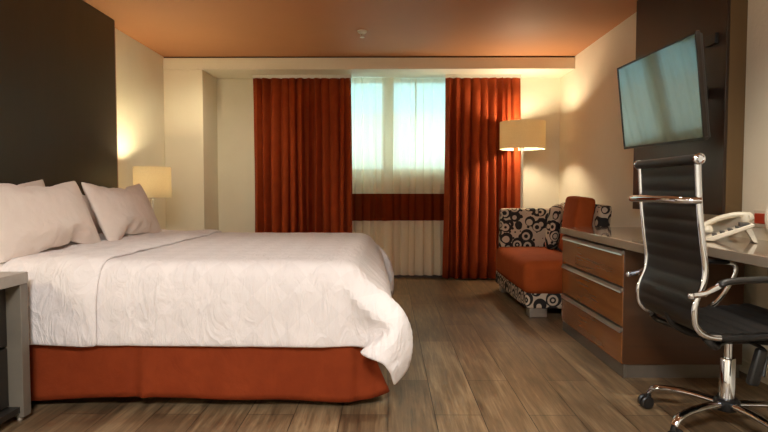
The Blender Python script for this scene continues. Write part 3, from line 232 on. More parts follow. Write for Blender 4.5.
PILLOW = [-474,2,1,1,1,1,0,0,1,0,1,0,0,0,-1,0,0,-1,0,-1,-1,0,-1,28,-4,-2,3,0,-3,1,0,3,-3,0,1,2,-1,0,-2,-2,1,2,0,1,1,4,29,-3,-3,0,-2,-2,2,-1,2,1,-3,2,-2,-2,1,3,
-4,1,1,0,3,4,4,29,-3,-3,-3,0,-3,-1,0,0,0,-2,1,0,2,-3,0,3,0,-1,3,4,4,4,29,-3,-3,-3,-3,0,-3,1,-3,0,1,-1,0,0,1,1,-1,-1,2,4,5,4,4,28,-2,-3,-4,-2,-3,0,-1,
-3,2,-2,-1,2,0,-2,1,0,4,0,4,5,3,4,29,-2,-3,-3,-3,-3,-3,1,-1,-2,0,1,-3,3,0,-1,1,1,3,3,5,4,4,29,-2,-3,-3,-4,-3,-3,-1,0,-1,0,1,-1,-2,2,-1,2,2,3,3,4,5,4,
29,-4,-3,-2,-3,-2,-3,-3,0,-1,0,-2,0,0,2,-1,3,2,3,3,4,4,4,30,-5,-3,-1,-3,-4,-3,-1,-1,0,-1,0,0,-1,0,2,1,2,4,3,3,3,6,29,-4,-3,-2,-4,-3,-2,-1,-1,-1,0,-1,0,
0,0,2,1,0,4,4,4,3,5,30,-5,-3,-2,-3,-2,-3,0,-2,-1,-1,1,-1,0,0,0,0,3,4,4,2,5,0,34,-5,-2,-2,-3,-2,-3,-2,-1,0,0,-1,0,0,0,0,0,2,5,2,4,4,-10,39,1,-3,-2,-2,
-3,-2,-2,0,-1,-1,1,-1,1,0,-1,1,1,3,3,-3,10,-13,43,2,-2,-2,-6,-1,-1,-2,0,-1,0,0,-1,0,0,1,0,0,3,3,-4,6,-9,45,2,-2,-5,-3,-1,-1,-2,0,-1,0,0,0,0,0,0,0,0,1,
-1,0,-3,1,46,1,-4,-2,-2,-2,-2,-1,0,-1,0,0,0,0,0,0,0,0,1,-1,-1,-1,0,46,-1,-2,-2,-2,-2,-2,0,-2,1,0,-1,0,0,0,0,0,0,-1,1,-2,0,0,46,-2,-1,-2,-2,-2,-2,-1,0,
0,0,-1,0,0,0,0,1,-1,-1,1,-3,1,0,46,-2,-1,-2,-2,-2,-4,1,0,0,0,0,0,0,0,0,-1,-1,-1,-1,0,-1,2,46,-4,-5,-8,-1,7,-2,1,0,0,0,0,0,0,0,-1,0,-1,-1,0,-1,-3,4,39,
-15,2,1,1,5,0,1,0,1,0,-1,0,0,0,0,-1,-1,-2,1,-3,-6,9,32,-15,2,1,8,-1,4,2,2,-2,2,-1,0,0,0,0,-1,-1,-2,0,-5,-4,4,15,5,5,-1,8,1,2,3,3,-2,0,1,-1,0,1,-1,0,-1,
-1,-2,-4,-4,-2,16,10,2,-1,10,1,2,4,2,-2,1,0,-1,2,0,-1,1,-2,-1,-3,-4,-3,-7,18,2,5,5,5,6,3,3,1,1,-2,0,3,-2,3,-1,0,-4,-3,1,-6,-3,-4,15,4,6,5,5,3,6,1,-1,4,
-2,1,0,-1,2,-2,-1,2,-4,0,-5,-5,-3,14,5,4,5,6,5,2,0,3,1,1,1,1,0,-1,1,-4,-1,1,-4,-1,-5,-3,13,5,5,5,5,5,2,0,0,0,3,1,-3,3,1,1,-4,1,-2,-2,-2,-4,-3,13,5,5,6,
1,0,6,1,1,0,-2,1,0,4,0,-1,5,-1,-1,-3,-3,-3,-3,12,5,6,0,5,1,1,-1,3,-1,3,-2,4,-2,5,-3,1,2,1,-1,-2,-3,-3,11,5,3,2,-1,2,0,2,-1,1,4,-1,3,1,0,1,2,2,-3,2,0,
-1,-3,10,1,0,0,0,0,1,0,1,1,0,1,1,1,1,1,1,2,1,2,2,2,1,-919,-2,0,-2,3,2,-4,4,-1,0,2,-4,2,0,0,-2,3,-2,2,0,1,29,-2,-3,-2,0,2,-2,-1,4,-1,-3,1,4,-3,0,2,-1,2,
0,2,3,29,-2,-4,-1,-1,-2,2,-1,0,0,1,-1,-1,4,-3,1,3,-1,1,4,3,29,-3,-3,-3,-1,-2,0,2,-2,0,1,0,0,0,1,-1,4,-1,3,4,3,29,-3,-4,-2,-3,0,-2,-1,1,1,-2,2,-2,2,0,1,
1,3,3,3,4,29,-3,-3,-3,-3,0,-3,0,0,-1,0,2,1,-2,0,2,2,3,3,3,3,30,-3,-4,-3,-1,-4,1,-2,0,1,-2,0,1,-1,3,0,3,3,3,3,3,29,-3,-3,-3,-3,-2,-1,-1,0,0,0,-1,1,0,3,
0,2,4,2,4,3,29,-3,-4,-3,-2,-2,-2,0,1,-1,-1,-1,1,0,1,3,3,2,3,3,4,29,-3,-4,-3,-2,-1,-3,-1,0,0,-1,1,-1,0,3,1,4,2,4,2,4,26,-1,-4,-2,-2,-2,-2,0,-2,0,1,-2,0,
1,1,3,4,3,2,0,-3,36,-2,-3,-2,-2,-3,0,-2,0,0,-1,0,-1,0,0,1,0,7,4,-4,2,37,-3,-2,-2,-3,-1,-1,-2,0,0,-1,0,-1,0,0,0,1,2,7,-1,-2,38,-1,-2,-3,-2,-1,-2,-1,0,0,
-1,0,-1,0,0,0,1,2,3,3,-3,38,0,-3,-2,-2,-1,-1,-2,0,0,-1,0,0,-1,0,0,2,0,0,6,-6,42,-1,-3,-1,-2,-1,-2,0,-1,0,0,-1,0,0,-1,1,1,0,-1,5,-4,41,-1,-2,-2,-1,-1,
-2,0,-1,0,0,0,-1,0,-1,0,0,-1,0,4,-5,44,-1,-2,0,-2,-2,0,-1,0,-1,0,0,0,-1,0,-1,-1,0,1,-2,0,45,-4,0,0,-3,0,-2,0,0,0,-1,0,0,-1,0,-2,0,-1,0,0,0,45,-4,-6,5,
-2,-2,0,0,0,0,0,-1,0,0,-2,0,-1,0,0,-1,-1,24,13,-1,1,1,-2,1,0,1,-1,0,-1,0,-1,0,-1,-1,-1,-1,0,1,19,10,5,-2,1,1,1,2,-1,0,0,0,-1,0,-1,-1,-1,-1,-3,2,1,14,8,
8,2,-1,2,2,1,0,0,-1,1,0,-1,-2,1,-2,-1,-3,1,0,15,8,0,11,-3,4,0,3,-2,0,2,-2,1,0,-1,-2,0,-3,0,-6,-6,26,-1,4,4,9,4,0,2,0,0,0,0,-1,1,-1,0,-5,-1,-1,-4,-5,15,
6,5,4,4,4,7,-1,3,1,-3,1,1,-1,0,-1,-3,-1,-2,-5,-3,14,6,6,4,4,1,4,5,0,1,-1,2,0,0,0,-4,-2,-1,-1,-5,-4,15,6,6,5,0,5,4,1,-3,4,1,0,-1,-1,4,0,-3,-2,-3,-2,-4,
14,5,7,4,-1,6,-4,6,0,1,-2,3,1,-3,0,4,-3,-1,0,-3,-3,12,6,6,2,3,-2,3,1,2,-5,3,-1,4,1,1,-2,4,-2,1,-3,-4,13,5,3,-1,3,-1,2,1,-1,-1,1,3,2,-1,-1,3,0,0,3,0,-2,
-299,27,27,27,27,28,27,27,27,27,27,28,27,27,27,27,27,28,27,27,27,27,28,-593,21,27,28,27,27,28,27,27,27,27,28,27,27,27,28,27,27,27,27,28,27,21,-582,22,
21,28,27,27,28,27,27,27,27,28,27,27,28,27,27,27,28,27,27,25,17,-571,20,20,25,29,26,27,28,27,27,28,27,27,27,28,27,27,27,28,26,23,23,18,-560,20,19,27,22,
28,26,28,27,27,28,27,27,28,27,27,27,28,27,19,27,23,16,-551,16,26,20,27,23,27,27,27,28,27,27,27,28,27,27,28,26,27,16,26,20,19,-541,14,28,17,27,24,23,28,
28,27,27,27,27,28,27,27,28,27,22,24,13,25,17,-531,16,21,20,24,24,25,27,28,27,27,27,28,27,27,28,26,27,21,26,9,24,17,-522,23,21,14,26,23,24,22,28,27,27,
27,28,27,27,28,25,27,23,22,16,10,22,-511,16,19,25,21,17,24,25,28,27,27,27,28,27,27,26,28,18,27,23,19,17,9,-499,11,16,25,18,21,25,27,26,27,28,27,27,27,
27,25,25,28,11,23,25,22,-2,-481,14,9,16,23,25,21,28,26,27,27,27,27,27,28,27,26,23,15,15,20,26,-12,-458,-1,18,17,22,26,20,26,27,27,27,27,28,26,28,27,27,
14,24,21,15,16,-26,-417,-15,21,18,15,21,25,24,28,26,27,28,27,26,27,29,26,18,10,23,5,24,-4,-436,-5,21,16,25,18,17,24,28,26,28,27,27,27,28,26,28,21,13,9,
22,-1,20,-449,4,18,25,12,21,22,18,27,28,27,27,27,28,27,26,27,17,25,17,17,13,3,-457,11,25,11,13,17,22,23,28,26,27,27,28,27,26,28,26,15,24,19,10,21,7,
-459,20,10,16,17,13,19,27,25,27,28,26,28,27,27,26,26,19,12,23,12,19,16,-460,12,21,8,16,20,16,24,27,27,28,27,27,27,26,28,25,15,22,13,24,19,8,-455,13,11,
16,15,16,26,15,27,27,28,27,27,27,26,28,21,25,21,19,14,8,18,-450,18,18,20,15,2,24,10,27,27,28,26,28,26,28,25,27,23,15,22,10,3,25,-428,23,13,13,-4,20,11,
11,28,27,27,27,28,26,28,27,23,25,23,12,2,25,8,-404,-15,13,12,22,-3,16,26,25,26,28,27,27,28,26,28,22,24,26,3,23,20,-19,-415,3,22,4,22,1,25,25,24,26,27,
28,27,27,27,26,27,25,23,10,18,22,-5,-451,18,11,3,25,17,14,26,28,26,27,28,27,27,27,27,28,23,24,21,17,18,5,-482,11,12,14,17,21,26,27,27,28,26,27,28,27,
28,27,27,19,22,26,10,19,20,-502,13,19,17,14,27,22,28,27,28,27,27,27,27,27,27,27,28,23,13,24,22,15,-519,16,14,17,26,22,27,27,27,27,28,27,27,28,27,27,26,
26,28,24,15,22,18,-535,16,16,20,24,27,27,27,27,28,27,27,28,27,27,27,26,28,24,26,27,20,14,-549,14,20,23,27,28,26,27,28,27,27,27,28,27,27,27,28,27,27,26,
22,24,18,-564,15,23,27,27,27,27,28,27,27,27,27,28,27,27,28,27,27,27,28,27,20,21,-578,19,27,27,27,27,28,27,27,27,27,28,27,27,27,28,27,27,28,27,27,28,19,
-592,27,28,27,27,27,27,28,27,27,27,27,27,28,27,27,27,27,27,28,27,27,27,-566,27,27,28,27,27,28,27,27,27,27,27,28,27,27,27,28,27,27,27,28,-543,27,25,27,
28,27,27,27,28,27,27,28,27,27,27,27,28,27,27,27,22,-535,27,24,27,27,26,28,27,27,28,27,27,28,27,27,27,27,28,27,24,21,-526,22,24,26,27,27,28,27,27,27,28,
27,27,28,27,27,27,28,21,26,22,-517,22,20,26,25,28,26,28,27,27,28,27,27,28,27,27,28,26,18,23,26,-509,19,19,26,24,29,25,28,27,27,28,27,27,27,28,27,26,22,
27,15,22,-499,21,24,17,28,24,28,27,27,27,27,28,27,27,26,28,24,24,26,15,22,-490,22,14,23,22,26,27,27,28,27,27,27,28,27,26,28,25,23,19,20,18,-479,17,24,
20,16,26,26,27,28,27,27,27,28,27,27,23,27,20,23,14,21,-469,17,23,12,20,27,24,27,28,27,27,28,27,27,25,27,24,17,24,17,14,-449,11,22,16,10,25,26,28,26,28,
27,27,28,26,28,22,22,20,19,10,7,-430,23,6,20,14,24,27,26,27,28,26,27,27,28,18,18,19,24,22,1,16,-418,10,15,17,24,19,27,25,27,27,27,28,27,27,21,20,18,7,
25,16,-1,-394,1,16,23,10,26,23,26,28,27,27,27,27,28,22,21,19,10,5,24,12,-410,11,24,13,10,26,26,24,27,27,27,27,28,27,21,25,11,22,12,3,27,-414,16,10,18,
10,25,24,27,28,26,28,27,27,27,25,16,16,19,22,6,22,-426,15,14,15,18,27,21,29,26,27,27,27,28,27,25,22,17,23,17,10,23,-428,15,11,10,17,22,28,25,27,27,27,
27,27,28,26,20,26,19,14,23,9,-427,5,14,18,24,14,25,27,27,27,27,28,27,26,27,26,19,24,18,11,13,-426,10,26,6,19,22,16,27,28,27,27,27,28,26,25,28,23,20,17,
15,16,-403,-9,11,23,13,7,25,26,27,28,27,27,27,26,29,26,24,12,15,16,22,-416,25,-7,6,12,26,25,23,27,28,27,27,27,27,26,27,26,14,21,13,13,-427,22,26,-8,20,
11,26,27,27,27,27,28,27,27,26,28,22,24,19,-2,11,-423,25,8,19,3,22,27,27,28,27,28,26,28,27,27,25,28,12,26,18,14,-450,8,12,14,21,26,28,27,27,27,28,27,26,
28,27,28,22,28,8,21,22,-478,15,15,26,26,26,23,28,26,28,27,27,28,26,28,27,24,27,16,23,17,-491,16,19,24,27,28,26,25,28,27,27,28,27,27,27,25,26,27,28,20,
20,-513,26,21,21,28,26,26,28,27,27,28,27,27,27,28,27,27,26,23,26,18,-515,18,23,26,28,26,28,27,27,27,28,27,27,27,28,27,26,27,28,21,23,-529,25,24,27,27,
28,27,27,27,28,27,27,27,28,27,27,27,27,28,27,24,-541,26,27,27,27,28,27,27,28,27,27,27,27,28,27,27,27,28,27,27,27,0,0,0,-1,0,0,0,-1,0,0,0,0,0,0,-1,0,0,
0,-1,0,0,0,0,4,26,3,-7,1,6,-1,0,-4,3,1,-1,-4,3,-1,3,2,-1,-5,-2,-1,-4,-20,3,20,17,0,3,4,-1,1,-3,-1,4,-3,2,4,-3,-5,6,-2,-2,0,-6,-10,-27,2,23,18,11,-4,8,
3,1,0,0,4,-3,1,-4,4,0,-5,0,1,-6,-16,-14,-23,1,22,19,7,17,-3,10,-2,7,-1,-1,0,1,-1,-3,-1,2,0,-5,-19,-7,-14,-28,-1,30,8,20,4,17,-1,3,7,-6,6,2,-5,-1,7,-4,
-1,-10,-2,-21,-10,-19,-22,-2,30,9,22,5,13,15,-3,1,6,-1,-4,9,-8,0,3,-2,-4,-16,-14,-24,-10,-25,-2,28,18,18,12,13,10,6,-2,5,-1,-3,3,4,-7,4,-6,-7,-17,-10,
-27,-12,-26,-3,21,17,24,9,14,14,15,-2,5,0,5,-1,0,-6,1,-10,-5,-15,-15,-22,-25,-21,-2,25,21,11,17,21,13,12,1,-1,4,0,-2,3,0,-8,-2,-20,-8,-15,-19,-21,-29,
-2,29,22,13,20,16,12,4,12,0,2,4,-3,-5,7,-13,-11,-6,-25,-15,-9,-17,-32,-4,25,26,22,15,12,17,1,7,6,6,-8,7,-8,3,-2,-7,-16,-22,-23,-18,-8,-26,-8,33,21,21,
16,8,20,10,4,2,0,2,2,-7,0,-5,-2,-24,-12,-17,-23,-22,-10,-13,28,17,21,23,17,10,14,-3,6,7,-7,3,-7,-4,3,-5,-21,-26,-13,-27,-8,-29,-2,32,17,22,11,21,22,12,
-3,7,3,-5,6,-6,-3,-8,-1,-16,-24,-26,-16,-27,-20,1,31,21,11,25,16,17,20,5,0,-2,5,-8,3,-6,-4,-6,-23,-10,-22,-21,-25,-33,5,29,13,25,24,22,16,16,-5,12,-2,
-2,2,-3,-12,1,-8,-24,-12,-20,-26,-18,-32,4,21,26,22,22,24,19,5,14,-8,0,6,0,-5,-3,-10,-6,-21,-24,-15,-25,-19,-25,1,30,18,26,23,17,23,12,5,-6,1,4,-2,-6,
-8,1,-10,-24,-16,-24,-13,-20,-32,1,27,25,22,23,22,10,25,-4,5,1,-2,-6,2,-12,0,-18,-9,-18,-20,-23,-27,-24,1,24,20,17,23,27,15,26,2,-1,0,-8,1,-5,1,-11,-5,
-14,-24,-16,-25,-28,-17,-7,12,23,25,27,19,25,25,-2,6,-5,-6,2,-7,1,-6,-15,-10,-16,-24,-27,-9,-31,-11,25,23,25,17,27,22,9,11,-8,5,-8,1,1,-10,2,-18,-13,
-9,-27,-16,-18,-27,-13,32,16,27,14,28,10,12,13,-9,-1,4,-9,1,0,-8,-3,-13,-13,-26,-20,-16,-31,-5,22,25,28,10,21,25,7,2,-9,3,0,-6,3,-2,-7,0,-15,-13,-18,
-21,-20,-32,-3,30,24,23,21,16,8,5,0,0,-7,-2,7,-10,7,-4,-3,-21,-15,-10,-26,-19,-21,0,27,19,20,24,5,17,1,-5,7,-8,2,-1,-6,4,-9,-3,1,-15,-24,-12,-15,-29,1,
24,23,21,8,15,4,-1,3,0,1,0,0,-2,-4,1,-12,-5,0,-13,-24,-15,-25,1,25,21,18,12,6,1,0,-1,-2,3,1,-7,4,0,0,-11,2,-11,-10,-6,-18,-28,0,28,18,14,1,-2,8,1,0,-1,
-5,1,-2,5,-1,-3,6,-3,-3,-9,-15,-14,-24,0,29,13,-1,7,0,0,-1,2,-2,3,-5,5,-4,6,-6,0,1,0,-2,-4,-20,-20,-1,25,2,2,-2,1,-1,2,-2,-1,4,-1,2,1,-2,-1,3,2,-6,2,
-2,-1,-26,-2,1,0,0,0,0,0,0,0,1,0,0,0,0,0,0,0,0,0,0,0,0,0,-24,-1,-1,-6,5,2,-8,6,-2,0,2,-5,3,-1,0,-4,8,-5,4,1,-1,3,-4,-12,-5,-2,2,-3,-2,6,-3,-4,0,7,-4,
-1,3,-1,4,1,3,16,-5,-6,-14,-3,-4,-8,4,-3,0,0,1,-2,-1,7,-6,3,7,-5,5,12,18,-4,-16,-12,-8,-4,-5,-2,3,-5,-1,2,-1,0,1,2,-1,8,-2,17,9,16,1,-15,-19,-7,-12,0,
-6,-7,2,4,-7,5,-4,4,1,1,3,8,23,13,9,5,-21,-18,-9,-13,1,-10,-1,-3,0,-4,6,2,-4,-1,5,8,16,8,24,16,-8,-17,-12,-22,-4,-13,0,-6,-1,2,-5,-1,1,-1,10,-1,12,13,
10,24,16,-1,-17,-23,-16,-15,-8,-4,-7,0,0,4,-6,4,-2,9,0,10,15,19,18,21,-2,-21,-13,-18,-23,-10,-6,-1,4,-5,-7,-2,3,1,3,15,6,19,14,24,18,-1,-21,-14,-25,
-18,-7,-11,-5,-1,-1,-5,7,-7,1,10,6,14,21,14,21,23,4,-25,-16,-22,-25,-11,-8,-3,-7,0,2,-7,1,4,2,16,16,18,20,25,26,-11,-15,-27,-20,-23,-14,-2,-12,3,0,-8,
1,-7,1,21,20,20,11,16,28,22,-13,-26,-23,-21,-13,-19,-4,-12,3,-4,-7,3,-4,2,17,19,21,26,10,22,28,-17,-28,-21,-16,-25,-9,-16,-7,-1,2,-5,-2,-1,2,15,18,20,
25,27,13,25,-19,-25,-15,-24,-26,-8,-11,-13,-4,7,-10,4,-2,2,18,13,26,18,24,27,2,-1,-22,-26,-21,-26,-11,-13,-5,3,-11,6,-3,5,-3,12,22,22,20,16,27,16,-14,
-23,-24,-22,-21,-8,-19,2,-8,4,-7,4,-2,4,9,17,22,16,20,26,13,1,-22,-26,-26,-21,-16,-3,-13,-5,2,1,3,8,-3,6,21,10,19,24,16,27,-4,-27,-24,-21,-13,-25,-11,
-6,4,-5,5,1,2,7,3,10,20,14,20,26,24,-9,-25,-9,-27,-20,-16,-22,3,-3,-3,-1,11,-4,6,13,2,15,18,22,22,23,4,-22,-25,-14,-24,-26,-12,-6,-2,6,-1,5,5,6,-2,8,
13,26,23,21,17,-3,-8,-26,-26,-25,-10,-11,-15,5,0,3,2,4,5,7,1,11,24,17,24,24,-15,-13,-10,-27,-19,-25,-8,-2,2,3,5,-6,3,8,9,-3,16,13,20,28,26,-15,-10,-26,
-17,-27,-17,1,-6,6,2,-6,9,0,1,5,10,1,25,10,21,23,5,-27,-24,-23,-15,-7,0,-5,1,1,1,3,6,-3,7,0,17,5,27,18,15,-6,-23,-22,-4,-7,-10,-14,4,-5,-1,8,-2,0,5,1,
5,14,0,23,14,22,-6,-22,-18,-13,-4,2,-7,-10,1,1,3,-3,1,3,2,12,8,5,3,18,18,-1,-11,-16,-17,3,-8,-6,1,5,-5,0,1,3,3,-4,2,6,5,15,10,19,1,-19,-14,-6,3,-9,8,
-8,1,-1,4,-3,-1,7,2,-5,8,4,-1,17,14,-2,-8,-15,-1,-1,3,-4,-1,-1,8,-3,3,-4,0,1,3,-4,4,-1,8,12,5,-8,-2,3,-4,4,-2,-1,2,3,0,-2,-2,2,3,-2,1,1,-3,3,4,]

# ---------------------------------------------------------------- helpers
def unpack(d, scale):
    m = len(d)//3; out = []
    for k in range(3):
        a = 0; r = []
        for v in d[k*m:(k+1)*m]:
            a += v; r.append(a/scale)
        out.append(r)
    return [Vector(p) for p in zip(*out)]

def link(name, bm, mat, parent=None, smooth=False, bevel=0.0, seg=2, subsurf=0, angle=35, normals=True):
    if normals: bmesh.ops.recalc_face_normals(bm, faces=bm.faces)
    me = bpy.data.meshes.new(name); bm.to_mesh(me); bm.free()
    o = bpy.data.objects.new(name, me); COL.objects.link(o)
    for m in (mat if isinstance(mat, (list, tuple)) else [mat]): me.materials.append(m)
    if bevel:
        b = o.modifiers.new('bevel', 'BEVEL'); b.width = bevel; b.segments = seg; b.limit_method = 'ANGLE'; b.angle_limit = math.radians(40)
    if subsurf:
        s = o.modifiers.new('sub', 'SUBSURF'); s.levels = subsurf; s.render_levels = subsurf
    if smooth or bevel:
        for p in me.polygons: p.use_smooth = True
        if not subsurf:
            try: me.set_sharp_from_angle(angle=math.radians(angle))
            except Exception: pass
    if parent: o.parent = parent
    return o

def box(bm, x0, x1, y0, y1, z0, z1, mat=None):
    v = [bm.verts.new((x, y, z)) for x in (x0, x1) for y in (y0, y1) for z in (z0, z1)]
    fs = [bm.faces.new([v[i] for i in q]) for q in ((0,1,3,2),(4,6,7,5),(0,4,5,1),(2,3,7,6),(0,2,6,4),(1,5,7,3))]
    if mat: bmesh.ops.transform(bm, matrix=mat, verts=v)
    return v

def bx(name, x0, x1, y0, y1, z0, z1, mat, parent=None, bevel=0.0, seg=2):
    bm = bmesh.new(); box(bm, x0, x1, y0, y1, z0, z1)
    return link(name, bm, mat, parent, bevel=bevel, seg=seg)

def lathe(bm, prof, c=(0,0,0), n=32, mat=None):
    rings = []; new = []
    for r, z in prof:
        if r < 1e-5:
            q = [bm.verts.new((c[0], c[1], c[2]+z))]
        else:
            q = [bm.verts.new((c[0]+r*math.cos(2*PI*i/n), c[1]+r*math.sin(2*PI*i/n), c[2]+z)) for i in range(n)]
        rings.append(q); new += q
    for a, b in zip(rings, rings[1:]):
        if len(a) == 1 and len(b) == 1: continue
        for i in range(n):
            j = (i+1) % n
            if len(a) == 1: bm.faces.new((a[0], b[i], b[j]))
            elif len(b) == 1: bm.faces.new((a[i], b[0], a[j]))
            else: bm.faces.new((a[i], b[i], b[j], a[j]))
    if mat: bmesh.ops.transform(bm, matrix=mat, verts=new)
    return new

def catmull(pts, n=8):
    P = [Vector(p) for p in pts]; out = []
    for i in range(len(P)-1):
        p0 = P[i-1] if i else P[0]*2-P[1]
        p1, p2 = P[i], P[i+1]
        p3 = P[i+2] if i+2 < len(P) else P[-1]*2-P[-2]
        for k in range(n):
            t = k/n
            out.append(0.5*((2*p1)+(p2-p0)*t+(2*p0-5*p1+4*p2-p3)*t*t+(3*p1-p0-3*p2+p3)*t**3))
    out.append(P[-1]); return out

def tube(bm, pts, r, n=12, sx=1.0, sy=1.0, up=Vector((0,0,1)), caps=True):
    """sweep an ellipse along pts; r is a number or one per point"""
    P = [Vector(p) for p in pts]; rings = []
    prev = None
    for i, p in enumerate(P):
        t = (P[min(i+1, len(P)-1)]-P[max(i-1, 0)]).normalized()
        if prev is None:
            a = t.cross(up)
            if a.length < 1e-3: a = t.cross(Vector((1,0,0)))
        else:
            a = prev-t*prev.dot(t)
        a.normalize(); prev = a; b = t.cross(a)
        rr = r[i] if isinstance(r, (list, tuple)) else r
        rings.append([bm.verts.new(p+a*rr*sx*math.cos(2*PI*k/n)+b*rr*sy*math.sin(2*PI*k/n)) for k in range(n)])
    for u, v in zip(rings, rings[1:]):
        for k in range(n): bm.faces.new((u[k], u[(k+1) % n], v[(k+1) % n], v[k]))
    if caps:
        bm.faces.new(rings[0][::-1]); bm.faces.new(rings[-1])

def tb(name, pts, r, mat, parent=None, **k):
    bm = bmesh.new(); tube(bm, pts, r, **k)
    return link(name, bm, mat, parent, smooth=True)

def thing(name, label, cat, loc=(0,0,0), group=None):
    o = bpy.data.objects.new(name, None); COL.objects.link(o); o.location = loc
    o.empty_display_size = 0.1
    o['label'] = label; o['category'] = cat
    if group: o['group'] = group
    return o

def tag(o, label, cat, group=None):
    o['label'] = label; o['category'] = cat
    if group: o['group'] = group
    return o

def struct_(o):
    o['kind'] = 'structure'; return o

def off(objs, root):
    """the parts were modelled in room coordinates: keep them there under an Empty that stands at the thing's base"""
    for o in objs: o.location = -Vector(root.location)

class Room:
    """parts modelled in room coordinates, hung on one root"""
    def __init__(s, root): s.root = root
    def put(s, o):
        o.parent = s.root; o.location = -Vector(s.root.location); return o

# ---------------------------------------------------------------- materials
def srgb(r, g, b):
    f = lambda c: (c/255/12.92 if c/255 <= 0.04045 else ((c/255+0.055)/1.055)**2.4)
    return (f(r), f(g), f(b), 1)

class M:
    def __init__(s, name, col=(128,128,128), rough=0.5, metal=0.0, spec=0.5, **k):
        s.m = bpy.data.materials.new(name); s.m.use_nodes = True
        s.t = s.m.node_tree; s.n = s.t.nodes; s.p = s.n['Principled BSDF']
        s.p.inputs['Base Color'].default_value = srgb(*col)
        s.p.inputs['Roughness'].default_value = rough
        s.p.inputs['Metallic'].default_value = metal
        s.p.inputs['Specular IOR Level'].default_value = spec
        for a, v in k.items(): s.p.inputs[a.replace('_', ' ')].default_value = v
    def node(s, typ, **k):
        n = s.n.new(typ)
        for a, v in k.items(): setattr(n, a, v)
        return n
    def l(s, a, b): s.t.links.new(a, b)
    def coord(s, scale=(1,1,1), rot=(0,0,0)):
        tc = s.node('ShaderNodeTexCoord'); mp = s.node('ShaderNodeMapping')
        mp.inputs['Scale'].default_value = scale; mp.inputs['Rotation'].default_value = rot
        s.l(tc.outputs['Object'], mp.inputs['Vector']); return mp.outputs['Vector']
    def noise(s, vec, scale, detail=4, rough=0.55, dist=0.0):
        n = s.node('ShaderNodeTexNoise'); n.inputs['Scale'].default_value = scale
        n.inputs['Detail'].default_value = detail; n.inputs['Roughness'].default_value = rough
        n.inputs['Distortion'].default_value = dist
        s.l(vec, n.inputs['Vector']); return n.outputs['Fac']
    def ramp(s, fac, stops, interp='LINEAR'):
        r = s.node('ShaderNodeValToRGB'); r.color_ramp.interpolation = interp
        e = r.color_ramp.elements
        while len(e) < len(stops): e.new(0.5)
        for el, (p, c) in zip(e, stops): el.position = p; el.color = srgb(*c)
        s.l(fac, r.inputs['Fac']); return r.outputs['Color']
    def bump(s, h, strength=0.2, dist=0.01):
        b = s.node('ShaderNodeBump'); b.inputs['Strength'].default_value = strength; b.inputs['Distance'].default_value = dist
        s.l(h, b.inputs['Height']); s.l(b.outputs['Normal'], s.p.inputs['Normal'])
    def base(s, c): s.l(c, s.p.inputs['Base Color']); return s
    def math(s, op, a, b=None):
        n = s.node('ShaderNodeMath', operation=op)
        for i, v in enumerate((a, b)):
            if v is None: continue
            if isinstance(v, (int, float)): n.inputs[i].default_value = v
            else: s.l(v, n.inputs[i])
        return n.outputs[0]

def mottled(name, c1, c2, scale, rough=0.6, bump=0.0, bscale=None, stretch=(1,1,1), bdist=0.004, **k):
    m = M(name, c1, rough, **k); v = m.coord(stretch)
    m.base(m.ramp(m.noise(v, scale), [(0.3, c1), (0.7, c2)]))
    if bump: m.bump(m.noise(v, bscale or scale*4), bump, bdist)
    return m.m

MAT = {}
MAT['wall'] = mottled('cream_textured_paint', (235,226,205), (229,219,197), 2, 0.75, 0.35, 55, bdist=0.006)
MAT['beam'] = mottled('cream_paint', (238,228,206), (233,222,200), 2, 0.7)
MAT['ceiling'] = mottled('terracotta_ceiling_paint', (190,130,86), (184,124,81), 1.5, 0.62)
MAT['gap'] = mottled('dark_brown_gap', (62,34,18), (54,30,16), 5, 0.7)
MAT['base'] = mottled('dark_baseboard', (70,48,32), (60,42,28), 4, 0.5)
MAT['headboard'] = mottled('dark_espresso_veneer', (50,41,27), (43,35,23), 6, 0.42, 0.08, 40, stretch=(1,1,0.15))
MAT['panel_edge'] = mottled('panel_edge_band', (150,118,98), (138,106,88), 8, 0.35)
MAT['panel_face'] = mottled('dark_walnut_panel', (46,30,20), (39,25,17), 5, 0.38, 0.05, 30, stretch=(1,1,0.12))
MAT['panel_side'] = mottled('brown_panel_side', (102,80,50), (90,70,44), 5, 0.45, stretch=(1,1,0.1))
MAT['white_linen'] = None
MAT['chrome'] = mottled('polished_chrome', (222,228,238), (208,214,226), 3, 0.06, metal=1.0)
MAT['brushed'] = mottled('brushed_aluminium', (212,207,198), (198,192,184), 30, 0.32, stretch=(1,0.05,1), metal=0.9)
MAT['black_plastic'] = mottled('black_plastic', (22,21,21), (28,26,25), 12, 0.42)
MAT['leather'] = mottled('black_leather', (19,17,16), (25,22,21), 14, 0.46, 0.12, 160, bdist=0.002)
MAT['stone'] = mottled('grey_stone_laminate', (168,160,150), (150,142,133), 9, 0.3)
MAT['nightside'] = mottled('grey_laminate_side', (118,110,98), (104,97,87), 7, 0.4)
MAT['nightfront'] = mottled('dark_drawer_front', (44,38,33), (38,33,29), 6, 0.4)
MAT['desk'] = mottled('glossy_taupe_top', (150,134,116), (141,126,109), 5, 0.1, Coat_Weight=0.6, Coat_Roughness=0.04)
MAT['plinth'] = mottled('grey_metal_plinth', (110,100,90), (98,90,81), 8, 0.42, metal=0.3)
MAT['phone'] = mottled('ivory_plastic', (232,224,206), (226,218,199), 8, 0.36)
MAT['phone_dark'] = mottled('grey_keypad', (70,66,62), (60,57,54), 12, 0.5)
MAT['plate'] = mottled('ivory_plate', (222,208,186), (214,200,178), 6, 0.45)
MAT['red'] = mottled('red_orange_socket', (190,62,32), (178,56,28), 9, 0.4)
MAT['mattress'] = mottled('white_ticking', (226,216,206), (220,210,200), 12, 0.8)
MAT['cable'] = mottled('grey_cable', (90,76,62), (82,70,57), 10, 0.6)
